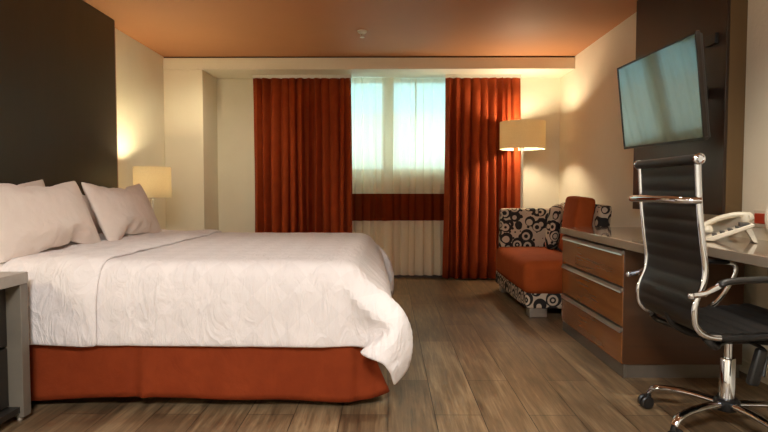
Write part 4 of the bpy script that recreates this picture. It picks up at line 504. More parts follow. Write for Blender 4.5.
MAT['white_metal'] = mottled('white_lacquer', (232,226,214), (224,218,206), 6, 0.35)
MAT['footwood'] = mottled('brown_foot', (104,58,30), (92,50,26), 10, 0.5)
MAT['sprinkler'] = mottled('white_sprinkler_plastic', (238,226,208), (230,218,200), 8, 0.4)
MAT['bezel'] = mottled('dark_bronze_bezel', (40,33,28), (34,28,24), 12, 0.35, metal=0.4)
MAT['card'] = mottled('pale_green_card', (206,208,176), (198,200,168), 7, 0.5)
MAT['facade'] = mottled('pale_facade', (196,206,204), (186,196,196), 1.2, 0.8)

def fabric(name, c1, c2, weave=220, rough=0.85, bump=0.25, sheen=0.3):
    m = M(name, c1, rough); v = m.coord()
    m.base(m.ramp(m.noise(v, 9, 5), [(0.3, c1), (0.7, c2)]))
    m.bump(m.noise(v, weave, 2), bump, 0.002)
    m.p.inputs['Specular IOR Level'].default_value = .2
    m.p.inputs['Sheen Weight'].default_value = sheen
    m.p.inputs['Sheen Tint'].default_value = srgb(*c2)
    return m.m
MAT['rust'] = fabric('rust_drape_fabric', (156,64,24), (142,55,19), 160, sheen=0.0)
MAT['skirt'] = fabric('rust_bed_skirt', (132,54,21), (120,46,16), 160, sheen=0.0)
MAT['orange'] = fabric('burnt_orange_upholstery', (164,78,32), (152,70,27), 190, sheen=0.0)
def creased(mat, scale, strength, dist):
    nt = mat.node_tree; p = nt.nodes['Principled BSDF']; old = p.inputs['Normal'].links[0].from_node
    tc = nt.nodes.new('ShaderNodeTexCoord'); n = nt.nodes.new('ShaderNodeTexNoise'); b = nt.nodes.new('ShaderNodeBump')
    n.inputs['Scale'].default_value = scale; n.inputs['Detail'].default_value = 4; n.inputs['Distortion'].default_value = 1.8
    b.inputs['Strength'].default_value = strength; b.inputs['Distance'].default_value = dist
    nt.links.new(tc.outputs['Object'], n.inputs['Vector']); nt.links.new(n.outputs['Fac'], b.inputs['Height'])
    nt.links.new(old.outputs['Normal'], b.inputs['Normal']); nt.links.new(b.outputs['Normal'], p.inputs['Normal'])
    return mat
creased(MAT['skirt'], 3.5, .35, .03)
MAT['pillow'] = fabric('white_pillowcase', (232,219,210), (227,214,204), 240, 0.8, 0.15, 0.1)

creased(MAT['pillow'], 5, .45, .03)
# duvet: white with a tone-on-tone woven pattern of diamonds
m = M('white_jacquard', (242,232,226), 0.7)
tc = m.node('ShaderNodeTexCoord'); mp = m.node('ShaderNodeMapping'); mp.inputs['Rotation'].default_value = (0,0,PI/4); mp.inputs['Location'].default_value = (0,0,.05)
m.l(tc.outputs['UV'], mp.inputs['Vector'])
ck = m.node('ShaderNodeTexChecker'); ck.inputs['Scale'].default_value = 9.0
ck.inputs['Color1'].default_value = srgb(230,223,222); ck.inputs['Color2'].default_value = srgb(225,218,217)
m.l(mp.outputs['Vector'], ck.inputs['Vector'])
m.base(ck.outputs['Color'])
w1 = m.noise(m.coord((1,.6,1), (0,.5,0)), 3.5, 4, 0.5, 1.2); w2 = m.noise(m.coord((2.2,1,.8), (0,-.7,0)), 6, 4, 0.5, 1.0)
w3 = m.math('SUBTRACT', 1.0, m.math('ABSOLUTE', m.math('MULTIPLY', m.math('SUBTRACT', w2, .5), 5.0)))
m.bump(m.math('ADD', w1, m.math('MULTIPLY', m.math('MAXIMUM', w3, 0.0), .35)), 0.5, 0.03)
MAT['duvet'] = m.m

# sheers and lamp shades: light passes through the cloth
def cloth_trans(name, c, transp, transl, nscale=120):
    m = M(name, c, 0.9); v = m.coord()
    d = m.node('ShaderNodeBsdfDiffuse'); t = m.node('ShaderNodeBsdfTranslucent'); tr = m.node('ShaderNodeBsdfTransparent')
    colr = m.ramp(m.noise(v, nscale, 2), [(0.3, c), (0.7, tuple(max(0, x-8) for x in c))])
    m.l(colr, d.inputs['Color']); m.l(colr, t.inputs['Color'])
    a = m.node('ShaderNodeMixShader'); a.inputs[0].default_value = transl; m.l(d.outputs[0], a.inputs[1]); m.l(t.outputs[0], a.inputs[2])
    b = m.node('ShaderNodeMixShader'); b.inputs[0].default_value = transp; m.l(a.outputs[0], b.inputs[1]); m.l(tr.outputs[0], b.inputs[2])
    m.l(b.outputs[0], m.n['Material Output'].inputs['Surface']); return m.m
MAT['sheer'] = cloth_trans('ivory_sheer', (250,238,214), 0.13, 0.42)
MAT['sheer_band'] = cloth_trans('rust_sheer_band', (128,52,22), 0.03, 0.25)
MAT['shade'] = cloth_trans('cream_lampshade', (255,248,230), 0.0, 0.78)
MAT['shade_floor'] = cloth_trans('beige_lampshade', (236,222,190), 0.0, 0.40)
MAT['frost'] = cloth_trans('frosted_glass', (226,240,240), 0.15, 0.9, 4)
def emis(name, c, s):
    m = M(name, c, 0.5); v = m.coord()
    m.l(m.ramp(m.noise(v, 5), [(0, c), (1, c)]), m.p.inputs['Emission Color']); m.p.inputs['Emission Strength'].default_value = s
    return m.m
MAT['bulb'] = emis('warm_bulb_glass', (255,214,150), 6)
m = M('clear_window_glass', (235,245,245), 0.02)
g = m.node('ShaderNodeBsdfGlossy'); g.inputs['Roughness'].default_value = 0.02
t = m.node('ShaderNodeBsdfTransparent'); t.inputs['Color'].default_value = srgb(214,240,246)
fr = m.node('ShaderNodeFresnel'); mx = m.node('ShaderNodeMixShader')
m.l(fr.outputs[0], mx.inputs[0]); m.l(t.outputs[0], mx.inputs[1]); m.l(g.outputs[0], mx.inputs[2]); m.l(mx.outputs[0], m.n['Material Output'].inputs['Surface'])
MAT['glass'] = m.m
# television screen: glossy dark glass that mirrors the window
m = M('glossy_screen', (10,12,14), 0.05, 0.0, 1.0); m.p.inputs['IOR'].default_value = 1.72
m.bump(m.noise(m.coord(), 3, 2), 0.02, 0.002)
MAT['screen'] = m.m

# wood of the dresser: glossy orange walnut, upright figure
def wood(name, c1, c2, c3, stretch, rough=0.22, coat=0.5):
    m = M(name, c1, rough); v = m.coord(stretch)
    n1 = m.noise(v, 2.2, 4, 0.5, 0.25)
    m.base(m.ramp(n1, [(0.25, c1), (0.5, c2), (0.75, c3)]))
    m.bump(m.noise(v, 14, 3), 0.02, 0.001)
    m.p.inputs['Coat Weight'].default_value = coat; m.p.inputs['Coat Roughness'].default_value = 0.12
    return m.m
MAT['wood'] = wood('orange_walnut_veneer', (126,75,34), (136,83,39), (116,67,30), (1.5,.5,7))
MAT['wood_end'] = wood('dark_walnut_end', (66,38,19), (72,42,21), (58,34,17), (.5,1.5,7), 0.35, 0.2)

# floor: weathered oak planks running from the window towards the camera
m = M('weathered_plank_floor', (140,110,80), 0.42); v = m.coord((1,1,1), (0,0,PI/2))
br = m.node('ShaderNodeTexBrick'); br.offset = 0.37
for k_, val in (('Scale', 1.0), ('Brick Width', 1.22), ('Row Height', 0.21), ('Mortar Size', 0.0022), ('Mortar Smooth', 0.3), ('Bias', 0.0)): br.inputs[k_].default_value = val
br.inputs['Color1'].default_value = (0.30,0.30,0.30,1); br.inputs['Color2'].default_value = (0.72,0.72,0.72,1); br.inputs['Mortar'].default_value = (0,0,0,1)
m.l(v, br.inputs['Vector'])
grain = m.noise(m.coord((9,0.7,1)), 3.2, 8, 0.62, 0.5)
fine = m.noise(m.coord((40,1.4,1)), 3.0, 4, 0.6)
blot = m.noise(m.coord((1.6,0.8,1)), 1.6, 4, 0.6, 0.4)
tot = m.math('ADD', m.math('MULTIPLY', grain, 0.55), m.math('ADD', m.math('MULTIPLY', fine, 0.30), m.math('MULTIPLY', blot, 0.35)))
sep = m.node('ShaderNodeSeparateColor'); m.l(br.outputs['Color'], sep.inputs[0])
tot2 = m.math('ADD', tot, m.math('MULTIPLY', m.math('SUBTRACT', sep.outputs[0], 0.5), 0.26))
colr = m.ramp(tot2, [(0.30, (36,26,17)), (0.46, (78,60,42)), (0.60, (112,90,65)), (0.78, (154,129,97))])
mx = m.node('ShaderNodeMix', data_type='RGBA'); m.l(br.outputs['Fac'], mx.inputs[0]); m.l(colr, mx.inputs[6]); mx.inputs[7].default_value = srgb(46,34,24)
m.l(mx.outputs[2], m.p.inputs['Base Color'])
m.bump(m.math('SUBTRACT', m.math('MULTIPLY', tot, 0.5), br.outputs['Fac']), 0.25, 0.004)
m.l(m.math('ADD', m.math('MULTIPLY', tot, 0.25), 0.28), m.p.inputs['Roughness'])
MAT['floor'] = m.m

# upholstery of rings and crescents in black on taupe
m = M('ring_pattern_upholstery', (180,160,138), 0.8)
def vor(scale, offv):
    v = m.coord((scale, scale, scale)); vo = m.node('ShaderNodeTexVoronoi'); vo.feature = 'F1'; vo.inputs['Scale'].default_value = 1.0
    vo.inputs['Randomness'].default_value = 0.7
    a = m.node('ShaderNodeVectorMath', operation='ADD'); a.inputs[1].default_value = offv; m.l(v, a.inputs[0]); m.l(a.outputs[0], vo.inputs['Vector'])
    d2 = m.node('ShaderNodeVectorMath', operation='SUBTRACT'); m.l(a.outputs[0], d2.inputs[0]); m.l(vo.outputs['Position'], d2.inputs[1])
    d3 = m.node('ShaderNodeVectorMath', operation='ADD'); d3.inputs[1].default_value = (0.07,-0.05,0.09); m.l(d2.outputs[0], d3.inputs[0])
    ln = m.node('ShaderNodeVectorMath', operation='LENGTH'); m.l(d3.outputs[0], ln.inputs[0])
    return vo.outputs['Distance'], ln.outputs['Value']
D, d = vor(9.4, (0.2,0.35,0.1))
outer = m.math('LESS_THAN', D, 0.60); mid = m.math('LESS_THAN', d, 0.44); inn = m.math('LESS_THAN', d, 0.30); core = m.math('LESS_THAN', d, 0.21)
ringv = m.math('ADD', m.math('SUBTRACT', outer, mid), m.math('SUBTRACT', inn, core))
D2, _ = vor(17.0, (3.1,1.2,0.4))
small = m.math('MULTIPLY', m.math('LESS_THAN', D2, 0.22), m.math('SUBTRACT', 1.0, outer))
blk = m.math('MINIMUM', m.math('ADD', m.math('MAXIMUM', ringv, 0.0), small), 1.0)
mx = m.node('ShaderNodeMix', data_type='RGBA'); m.l(blk, mx.inputs[0]); mx.inputs[6].default_value = srgb(196,178,156); mx.inputs[7].default_value = srgb(28,22,20)
m.l(mx.outputs[2], m.p.inputs['Base Color'])
m.bump(m.noise(m.coord(), 200, 2), 0.2, 0.002)
MAT['rings'] = m.m

# ---------------------------------------------------------------- the room
XL, XR, YF, YB, ZC = -2.38, 1.97, -2.2, 6.42, 2.42
BY, BZ = 5.92, 2.285          # beam face and underside
WX0, WX1, WZ0, WZ1 = -1.05, 1.05, 1.215, 2.285   # window opening
struct_(bx('floor', XL-.12, XR+.12, YF-.12, YB+.2, -.1, 0, MAT['floor']))
struct_(bx('ceiling', XL-.12, XR+.12, YF-.12, YB+.2, ZC, ZC+.1, MAT['ceiling']))
struct_(bx('wall_left', XL-.12, XL, YF, YB+.2, 0, ZC, MAT['wall']))
struct_(bx('wall_right', XR, XR+.12, YF, YB+.2, 0, ZC, MAT['wall']))
struct_(bx('wall_front', XL-.12, XR+.12, YF-.12, YF, 0, ZC, MAT['wall']))
bm = bmesh.new()
box(bm, XL, WX0, YB, YB+.2, 0, ZC); box(bm, WX1, XR, YB, YB+.2, 0, ZC)
box(bm, WX0, WX1, YB, YB+.2, 0, WZ0); box(bm, WX0, WX1, YB, YB+.2, WZ1, ZC)
struct_(link('wall_back', bm, MAT['wall']))
struct_(bx('trim_1', XL, XR, BY, YB, BZ, ZC-.014, MAT['beam'], bevel=.004))        # dropped beam above the window recess
struct_(bx('trim_2', XL, -1.965, BY+.002, YB, 0, BZ, MAT['beam'], bevel=.005))      # boxed column in the corner
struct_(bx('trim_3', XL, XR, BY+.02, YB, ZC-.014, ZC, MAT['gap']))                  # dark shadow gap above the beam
struct_(bx('baseboard_back', -1.965, XR, YB-.014, YB, 0, .07, MAT['base'], bevel=.003))
struct_(bx('baseboard_right', XR-.012, XR, YF, YB-.014, 0, .07, MAT['wall'], bevel=.003))
struct_(bx('baseboard_left', XL, XL+.012, YF, BY, 0, .07, MAT['base'], bevel=.003))
# window: metal frame, clear panes above, frosted panes below
w = bpy.data.objects.new('window_1', None); COL.objects.link(w); w.location = (0, YB+.1, WZ0); struct_(w)
R = Room(w)
bm = bmesh.new(); ZM = 1.90
for x0, x1, z0, z1 in ((WX0,WX0+.05,WZ0,WZ1),(WX1-.05,WX1,WZ0,WZ1),(WX0+.05,WX1-.05,WZ0,WZ0+.04),(WX0+.05,WX1-.05,WZ1-.03,WZ1)): box(bm, x0, x1, YB+.07, YB+.13, z0, z1)
R.put(link('window_frame', bm, MAT['white_metal'], bevel=.003))
R.put(bx('mullion', -.04, .04, YB+.072, YB+.128, WZ0+.04, WZ1-.03, MAT['white_metal'], bevel=.003))
for a, b in ((WX0+.05, -.04), (.04, WX1-.05)):
    R.put(bx('clear_pane', a, b, YB+.098, YB+.102, ZM, WZ1-.03, MAT['glass']))
    R.put(bx('frosted_pane', a, b, YB+.098, YB+.102, WZ0+.04, ZM, MAT['frost']))
# ---------------------------------------------------------------- headboard
hb = thing('headboard', 'tall dark espresso headboard panel rising to the ceiling behind the bed', 'headboard', (-2.32, 3.3, 0)); R = Room(hb)
R.put(bx('panel', XL+.002, -2.27, 1.5, 4.65, 0.005, ZC-.004, MAT['headboard']))
R.put(bx('edge_strip', XL+.002, -2.274, 4.65, 4.672, 0.005, ZC-.004, MAT['panel_edge']))

# ---------------------------------------------------------------- bed
BX0, BX1, BY0, BY1 = -2.255, -.14, 2.52, 4.40
bed = thing('bed', 'king bed with rust valance and white bedding against the dark headboard', 'bed', ((BX0+BX1)/2, (BY0+BY1)/2, 0)); R = Room(bed)
R.put(bx('mattress', BX0, BX1, BY0, BY1, .345, .628, MAT['mattress'], bevel=.07, seg=5))
R.put(bx('bed_base', BX0+.02, BX1-.03, BY0+.03, BY1-.03, .10, .345, MAT['base'], bevel=.01))
for x, y in ((-1.145, 2.66), (-1.145, 4.28), (-.3, 2.8), (-.3, 4.2), (-2.1, 2.8), (-2.1, 4.2)):
    bm = bmesh.new(); lathe(bm, [(0,0),(.022,0),(.024,.008),(.03,.10),(0,.10)], (x,y,0), 16); R.put(link('foot', bm, MAT['footwood'], smooth=True))
# valance: a pleated cloth band round three sides, corner pleat kicked out
def valance():
    bm = bmesh.new(); path = []
    n = 150
    rad = .05
    pts = []
    for i in range(n+1): pts.append(Vector((BX0+(BX1-rad-BX0)*i/n, BY0-.008, 0)))
    for i in range(1, 9):
        a = -PI/2+PI/2*i/8; pts.append(Vector((BX1-rad+(rad+.008)*math.cos(a), BY0+rad+(rad+.008)*math.sin(a), 0)))
    for i in range(1, 90): pts.append(Vector((BX1+.008, BY0+rad+(BY1-2*rad-BY0)*i/90, 0)))
    for i in range(0, 9):
        a = PI/2*i/8; pts.append(Vector((BX1-rad+(rad+.008)*math.cos(a), BY1-rad+(rad+.008)*math.sin(a), 0)))
    for i in range(1, 90): pts.append(Vector((BX1-rad-(BX1-rad-BX0)*i/90, BY1+.008, 0)))
    rows = []
    L = 0
    zs = [.37, .32, .26, .20, .14, .09, .05]
    for i, p in enumerate(pts):
        t = (pts[min(i+1, len(pts)-1)]-pts[max(i-1, 0)]).normalized(); nrm = Vector((t.y, -t.x, 0))
        if i: L += (p-pts[i-1]).length
        hem = 0.052+.006*math.sin(L*2.3)+.004*math.sin(L*7.1)
        dc = abs(L-2.16)
        kick = min(1, max(0, (L-2.115)/.05))*math.exp(-(max(0, L-2.17)/.22)**2)
        near = math.exp(-((L-1.115)/.05)**2)                                 # soft pleat half-way along the side
        hem -= .022*math.exp(-((L-.45)/.45)**2); hem += .012*kick
        hem -= .018*math.exp(-((L-2.02)/.22)**2)
        col = []
        f0 = kick
        for k, z0 in enumerate(zs):
            f = k/(len(zs)-1)
            z = .37-(.37-hem)*f
            d = f*(.012+.006*math.sin(L*5.2+1)+.004*math.sin(L*13)+.014*near*math.sin((L-1.115)*60)) + f*.125*kick
            if kick > .05: d += f*.008*math.sin((L-2.16)*45)*kick
            col.append(bm.verts.new((p.x+nrm.x*d, p.y+nrm.y*d, z)))
        rows.append(col)
    for a, b in zip(rows, rows[1:]):
        for k in range(len(zs)-1): bm.faces.new((a[k], a[k+1], b[k+1], b[k]))
    return bm
o = R.put(link('valance', valance(), MAT['skirt'], smooth=True, subsurf=1)); o['label'] = 'rust coloured pleated valance'
s = o.modifiers.new('thick', 'SOLIDIFY'); s.thickness = .004

# duvet: cloth laid over the bed
NX, NY = 62, 68
DV = unpack(DUVET, 1000)
def grid_mesh(i0, i1, lift=0.0, f=None):
    bm = bmesh.new(); g = {}
    for i in range(i0, i1):
        for j in range(NY):
            g[i, j] = bm.verts.new(f(i, j) if f else DV[i*NY+j])
    uv = bm.loops.layers.uv.new('cloth')
    for i in range(i0, i1-1):
        for j in range(NY-1):
            q = ((i,j), (i+1,j), (i+1,j+1), (i,j+1)); f_ = bm.faces.new([g[k] for k in q])
            for lp, k in zip(f_.loops, q): lp[uv].uv = (k[0]*.0356, k[1]*.0382)
    return bm
# the foot end hangs away from the bed, most at the corner nearest the camera
for p in DV:
    if p.z > .6: p.z += .012
    if p.x > BX1-.02 and p.z < .6:
        p.x += .125*math.sin(PI*min(1, (.6-p.z)/.47)**.757)*math.exp(-(max(0, p.y-2.75)/2.0)**2)*min(1, max(0, (p.x-BX1+.02)/.05))
dv = thing('duvet', 'white duvet with woven diamonds hanging over the bed sides', 'duvet', (-1.0, 3.46, .64)); R = Room(dv)
o = R.put(link('cover', grid_mesh(0, NX), MAT['duvet'], smooth=True, normals=False))
s = o.modifiers.new('thick', 'SOLIDIFY'); s.thickness = .014; s.offset = .2
s = o.modifiers.new('sub', 'SUBSURF'); s.levels = s.render_levels = 1
# its turned-down top band
def nrm(i, j):
    a = DV[min(i+1, NX-1)*NY+j]-DV[max(i-1, 0)*NY+j]; b = DV[i*NY+min(j+1, NY-1)]-DV[i*NY+max(j-1, 0)]
    return a.cross(b).normalized()
IB = 19
def fold(i, j):
    t = (IB-1-i)/3.5
    lift = .011 + .012*math.exp(-(t-.95)**2*1.5)
    lift += .006*math.sin(j*.55+i*.7)*math.sin(j*.21)
    p = DV[i*NY+j]+nrm(i, j)*lift
    return p
o = R.put(link('turned_down_band', grid_mesh(3, IB, 0, fold), MAT['duvet'], smooth=True, normals=False))
s = o.modifiers.new('thick', 'SOLIDIFY'); s.thickness = .016; s.offset = 0
s = o.modifiers.new('sub', 'SUBSURF'); s.levels = s.render_levels = 1

# pillows
PV = unpack(PILLOW, 1000)
def pillow(label, loc, lean, turn=0, sx=1, sy=1, sz=1, flip=1, roll=0):
    nx, ny = 33, 23; bm = bmesh.new()
    vs = [bm.verts.new((p.x*sx*flip, p.y*sy, p.z*sz)) for p in PV]
    G = [[vs[i*ny+j] for j in range(ny)] for i in range(nx)]; k = nx*ny; B = []
    for i in range(nx):
        r = []
        for j in range(ny):
            if i in (0, nx-1) or j in (0, ny-1): r.append(G[i][j])
            else: r.append(vs[k]); k += 1
        B.append(r)
    for S_, s in ((G, 1), (B, -1)):
        for i in range(nx-1):
            for j in range(ny-1):
                q = (S_[i][j], S_[i+1][j], S_[i+1][j+1], S_[i][j+1]); bm.faces.new(q if s > 0 else q[::-1])
    # local x -> room Y, local y -> up, local z -> room X (towards the foot), then leaned back
    base = Matrix(((0,0,1),(1,0,0),(0,1,0)))
    rot = Matrix.Rotation(turn, 3, 'Z') @ Matrix.Rotation(-lean, 3, 'Y') @ Matrix.Rotation(roll, 3, 'X') @ base
    rot = Matrix.Translation(loc) @ rot.to_4x4()
    for v in bm.verts:                                                      # flattened where it rests on the bedding
        p = rot @ v.co
        if p.z < .678: p.z = .670+.008*math.exp((p.z-.678)/.03)
        v.co = rot.inverted() @ p
    o = link('pillow', bm, MAT['pillow'], smooth=True, subsurf=1)
    o.matrix_world = rot
    tag(o, label, 'pillow', 'pillows against the headboard'); return o
pillow('white pillow leaning at the front, on the nightstand side of the bed', (-1.845, 2.95, .860), .40, 0, 1.0, .78, .60)
pillow('white pillow leaning at the front, beside the glowing bedside lamp', (-1.835, 3.88, .856), .40, .03, .95, .77, .58, -1)
pillow('white pillow mostly hidden behind the front one near the nightstand', (-2.09, 3.04, .865), .24, 0, .86, .74, .36, -1)
pillow('white pillow hidden behind the front one near the bedside lamp', (-2.09, 3.92, .83), .24, 0, .82, .66, .36)

# ---------------------------------------------------------------- nightstands
def nightstand(y0, y1, label, h=.648):
    t = thing('nightstand', label, 'nightstand', (-1.9, (y0+y1)/2, 0), 'nightstands'); R = Room(t)
    xa, xb = -2.262, -1.575; th = .05
    R.put(bx('top', xa, xb, y0, y1, h-.05, h, MAT['stone'], bevel=.003))
    for a in (y0, y1-th): R.put(bx('side_panel', xa, xb-.004, a, a+th, .018, h-.05, MAT['nightside'], bevel=.002))
    R.put(bx('back_panel', xa, xa+.02, y0+th, y1-th, .02, h-.05, MAT['nightfront']))
    R.put(bx('bottom_panel', xa+.02, xb-.02, y0+th, y1-th, .04, .065, MAT['nightfront']))
    for z0, z1 in ((.07, h/2), (h/2+.01, h-.056)):
        d = R.put(bx('drawer', xa+.05, xb-.065, y0+th+.003, y1-th-.003, z0, z1, MAT['nightfront'], bevel=.003))
        h = bx('handle', xb-.065, xb-.052, (y0+y1)/2-.07, (y0+y1)/2+.07, (z0+z1)/2+.05, (z0+z1)/2+.062, MAT['brushed'], d, bevel=.003)
    for y in (y0+.025, y1-.025):
        for x in (xb-.04, xa+.04):
            bm = bmesh.new(); lathe(bm, [(0,0),(.014,0),(.014,.02),(0,.02)], (x,y,0), 14); R.put(link('foot', bm, MAT['brushed'], smooth=True))
    return t
nightstand(1.86, 2.405, 'grey nightstand with dark recessed drawers in front of the bed side')
nightstand(4.70, 5.22, 'grey nightstand on the far side of the bed, under the lit lamp', .59)

# ---------------------------------------------------------------- bedside lamp
t = thing('table_lamp', 'small lit table lamp with cream drum shade by the pillows', 'lamp', (-2.075, 4.88, .59)); R = Room(t)
bm = bmesh.new(); lathe(bm, [(0,0),(.075,0),(.078,.004),(.075,.014),(.016,.020),(.012,.05),(0,.05)], (0,0,0), 32); link('base', bm, MAT['white_metal'], t, smooth=True)
tb('stem', [(0,0,.045),(0,0,.458)], .011, MAT['white_metal'], t)
def shade(r0, r1, z0, z1, mat, parent, n=48):
    bm = bmesh.new(); lathe(bm, [(r0,z0),(r1,z1),(r1-.003,z1),(r0-.003,z0),(r0,z0)], (0,0,0), n)
    return link('lamp_shade', bm, mat, parent, smooth=True)
sh = shade(.158, .155, .353, .620, MAT['shade'], t)
bm = bmesh.new(); lathe(bm, [(0,.443),(.014,.446),(.016,.468),(.03,.498),(.033,.518),(.026,.543),(0,.553)], (0,0,0), 20); link('bulb', bm, MAT['bulb'], t, smooth=True)
bm = bmesh.new()
for a in (0, 2*PI/3, 4*PI/3): tube(bm, [(0,0,.433),(.154*math.cos(a),.154*math.sin(a),.433)], .002, 6)
link('shade_carrier', bm, MAT['brushed'], sh, smooth=True)

# ---------------------------------------------------------------- curtains
def pleated(x0, x1, z0, z1, yc, folds, amp, seed, nz=10, n=220, flare=0.25, sharp=False, skew=0.0):
    rnd = random.Random(seed); bm = bmesh.new()
    ph = []; x = 0
    w = [rnd.uniform(.6, 1.5) for _ in range(folds)]; tot = sum(w); acc = [0]
    for q in w: acc.append(acc[-1]+q/tot)
    am = [rnd.uniform(.55, 1.1) for _ in range(folds)]
    cols = []
    for i in range(n+1):
        s = i/n
        k = min(folds-1, max(j for j in range(folds) if acc[j] <= s+1e-9)); u = (s-acc[k])/(acc[k+1]-acc[k])
        col = []
        for j in range(nz+1):
            f = j/nz                                  # 0 at the hem, 1 at the top
            a = amp*am[k]*(0.75+0.25*math.cos(f*PI))*(1.0 if f < .97 else .8)
            yy = 1-2*math.sin(PI*u) if sharp else math.sin(2*PI*u)
            dx = .10*(x1-x0)/folds*math.sin(2*PI*u+k)
            xs = x0+(x1-x0)*s+dx+skew*(1-f)*(s-.5)
            xs += .008*math.sin(f*3+k*1.7)
            col.append(bm.verts.new((xs, yc+a*yy+.006*math.sin(f*5+k), z0+(z1-z0)*f)))
        cols.append(col)
    for a, b in zip(cols, cols[1:]):
        for j in range(nz): bm.faces.new((a[j], b[j], b[j+1], a[j+1]))
    return bm
def drape(x0, x1, seed, label, folds, skew):
    t = thing('drape', label, 'curtain', ((x0+x1)/2, 6.27, .02), 'rust drapes'); R = Room(t)
    o = R.put(link('cloth', pleated(x0, x1, .022, 2.248, 6.205, folds, .066, seed, skew=skew, sharp=True), MAT['rust'], smooth=True, normals=False))
    s = o.modifiers.new('thick', 'SOLIDIFY'); s.thickness = .004
    R.put(bx('curtain_track', x0, x1, 6.195, 6.215, 2.2485, BZ-.001, MAT['white_metal']))
drape(-1.50, -.405, 11, 'wide rust drape to the left of the sheers, behind the bed', 12, .02)
drape(.635, 1.465, 5, 'narrower rust drape beside the floor lamp and patterned chair', 9, .04)
def sheer(x0, x1, seed, y, label, folds):
    t = thing('sheer_curtain', label, 'curtain', ((x0+x1)/2, y, .02), 'sheer curtains'); R = Room(t)
    bm = pleated(x0, x1, .03, 2.279, y, folds, .036, seed, nz=28, sharp=True)
    lo, hi = .66, .97
    # cut at the band so that the three lengths of cloth meet exactly
    for z in (lo, hi): bmesh.ops.bisect_plane(bm, geom=bm.verts[:]+bm.edges[:]+bm.faces[:], plane_co=(0,0,z), plane_no=(0,0,1))
    band = bm.copy()
    bmesh.ops.delete(bm, geom=[f for f in bm.faces if lo < f.calc_center_median().z < hi], context='FACES')
    bmesh.ops.delete(band, geom=[f for f in band.faces if not lo < f.calc_center_median().z < hi], context='FACES')
    R.put(link('cloth', bm, MAT['sheer'], smooth=True, normals=False))
    b = R.put(link('band', band, MAT['sheer_band'], smooth=True, normals=False)); b['label'] = 'rust horizontal band'
sheer(-1.53, .045, 21, 6.318, 'ivory sheer panel with rust band, partly behind the wide drape', 15)
sheer(-.065, 1.44, 33, 6.376, 'ivory sheer panel with rust band, next to the narrower drape', 15)

# ---------------------------------------------------------------- floor lamp
t = thing('floor_lamp', 'slim floor lamp with wide beige drum shade behind the patterned chair', 'lamp', (1.43, 5.95, 0)); R = Room(t)
bm = bmesh.new(); lathe(bm, [(0,0),(.14,0),(.142,.006),(.138,.018),(.02,.024),(.014,.05),(0,.05)], (0,0,0), 40); link('base', bm, MAT['brushed'], t, smooth=True)
tb('pole', [(0,0,.04),(0,0,1.53)], .013, MAT['white_metal'], t)
sh = shade(.238, .238, 1.445, 1.732, MAT['shade_floor'], t)
bm = bmesh.new(); lathe(bm, [(0,1.52),(.016,1.523),(.018,1.55),(.032,1.58),(.035,1.60),(.028,1.63),(0,1.64)], (0,0,0), 20); link('bulb', bm, MAT['bulb'], t, smooth=True)
bm = bmesh.new()
for a in (.3, .3+2*PI/3, .3+4*PI/3): tube(bm, [(0,0,1.515),(.236*math.cos(a),.236*math.sin(a),1.515)], .0025, 6)
link('shade_carrier', bm, MAT['brushed'], sh, smooth=True)

# ---------------------------------------------------------------- lounge chair
def rounded(x0, x1, y0, y1, z0, z1, bev, puff=0.0, n=8):
    bm = bmesh.new(); box(bm, x0, x1, y0, y1, z0, z1)
    bmesh.ops.bevel(bm, geom=bm.edges[:], offset=bev, segments=5, affect='EDGES', profile=.5)
    if puff:
        bmesh.ops.subdivide_edges(bm, edges=[e for e in bm.edges if e.calc_length() > .12], cuts=n, use_grid_fill=True)
        c = Vector(((x0+x1)/2, (y0+y1)/2, (z0+z1)/2)); h = Vector(((x1-x0)/2, (y1-y0)/2, (z1-z0)/2))
        for v in bm.verts:
            q = Vector(((v.co.x-c.x)/h.x, (v.co.y-c.y)/h.y, (v.co.z-c.z)/h.z))
            for k in range(3):
                o1, o2 = [abs(q[i]) for i in range(3) if i != k]
                if abs(q[k]) > .7: v.co[k] += puff*math.copysign(1, q[k])*max(0, 1-o1**2)*max(0, 1-o2**2)
    return bm
t = thing('lounge_chair', 'low lounge chair with orange seat and black ring patterned sides', 'armchair', (1.5, 5.0, 0)); R = Room(t)
R.put(link('base', rounded(1.085, 1.80, 4.34, 5.58, .072, .205, .018), MAT['rings'], smooth=True))
R.put(link('seat', rounded(1.065, 1.60, 4.31, 5.50, .19, .452, .055, .018), MAT['orange'], smooth=True))
R.put(link('arm', rounded(1.12, 1.80, 5.485, 5.62, .19, .825, .03, .006), MAT['rings'], smooth=True))
bm = rounded(1.635, 1.735, 4.40, 5.50, .20, .885, .035, .006)
for v in bm.verts: v.co.x += max(0, v.co.z-.45)*.12                     # the back leans away
R.put(link('backrest', bm, MAT['rings'], smooth=True))
for x, y in ((1.19, 4.42), (1.70, 4.42), (1.19, 5.5), (1.70, 5.5)):
    R.put(bx('foot', x-.07, x+.07, y-.06, y+.06, 0, .075, MAT['brushed'], bevel=.005))
o = link('back_cushion', rounded(-.07, .07, -.22, .22, -.24, .24, .03, .010), MAT['orange'], smooth=True)
o.location = (1.60, 4.72, .708); o.rotation_euler = (0, .13, -.06)
tag(o, 'orange back cushion leaning on the patterned backrest', 'cushion')
o = link('corner_cushion', rounded(-.055, .055, -.17, .17, -.20, .20, .05, .015), MAT['rings'], smooth=True)
o.location = (1.585, 5.27, .662); o.rotation_euler = (0, .12, -.42)
tag(o, 'ring patterned cushion standing in the corner between arm and backrest', 'cushion')

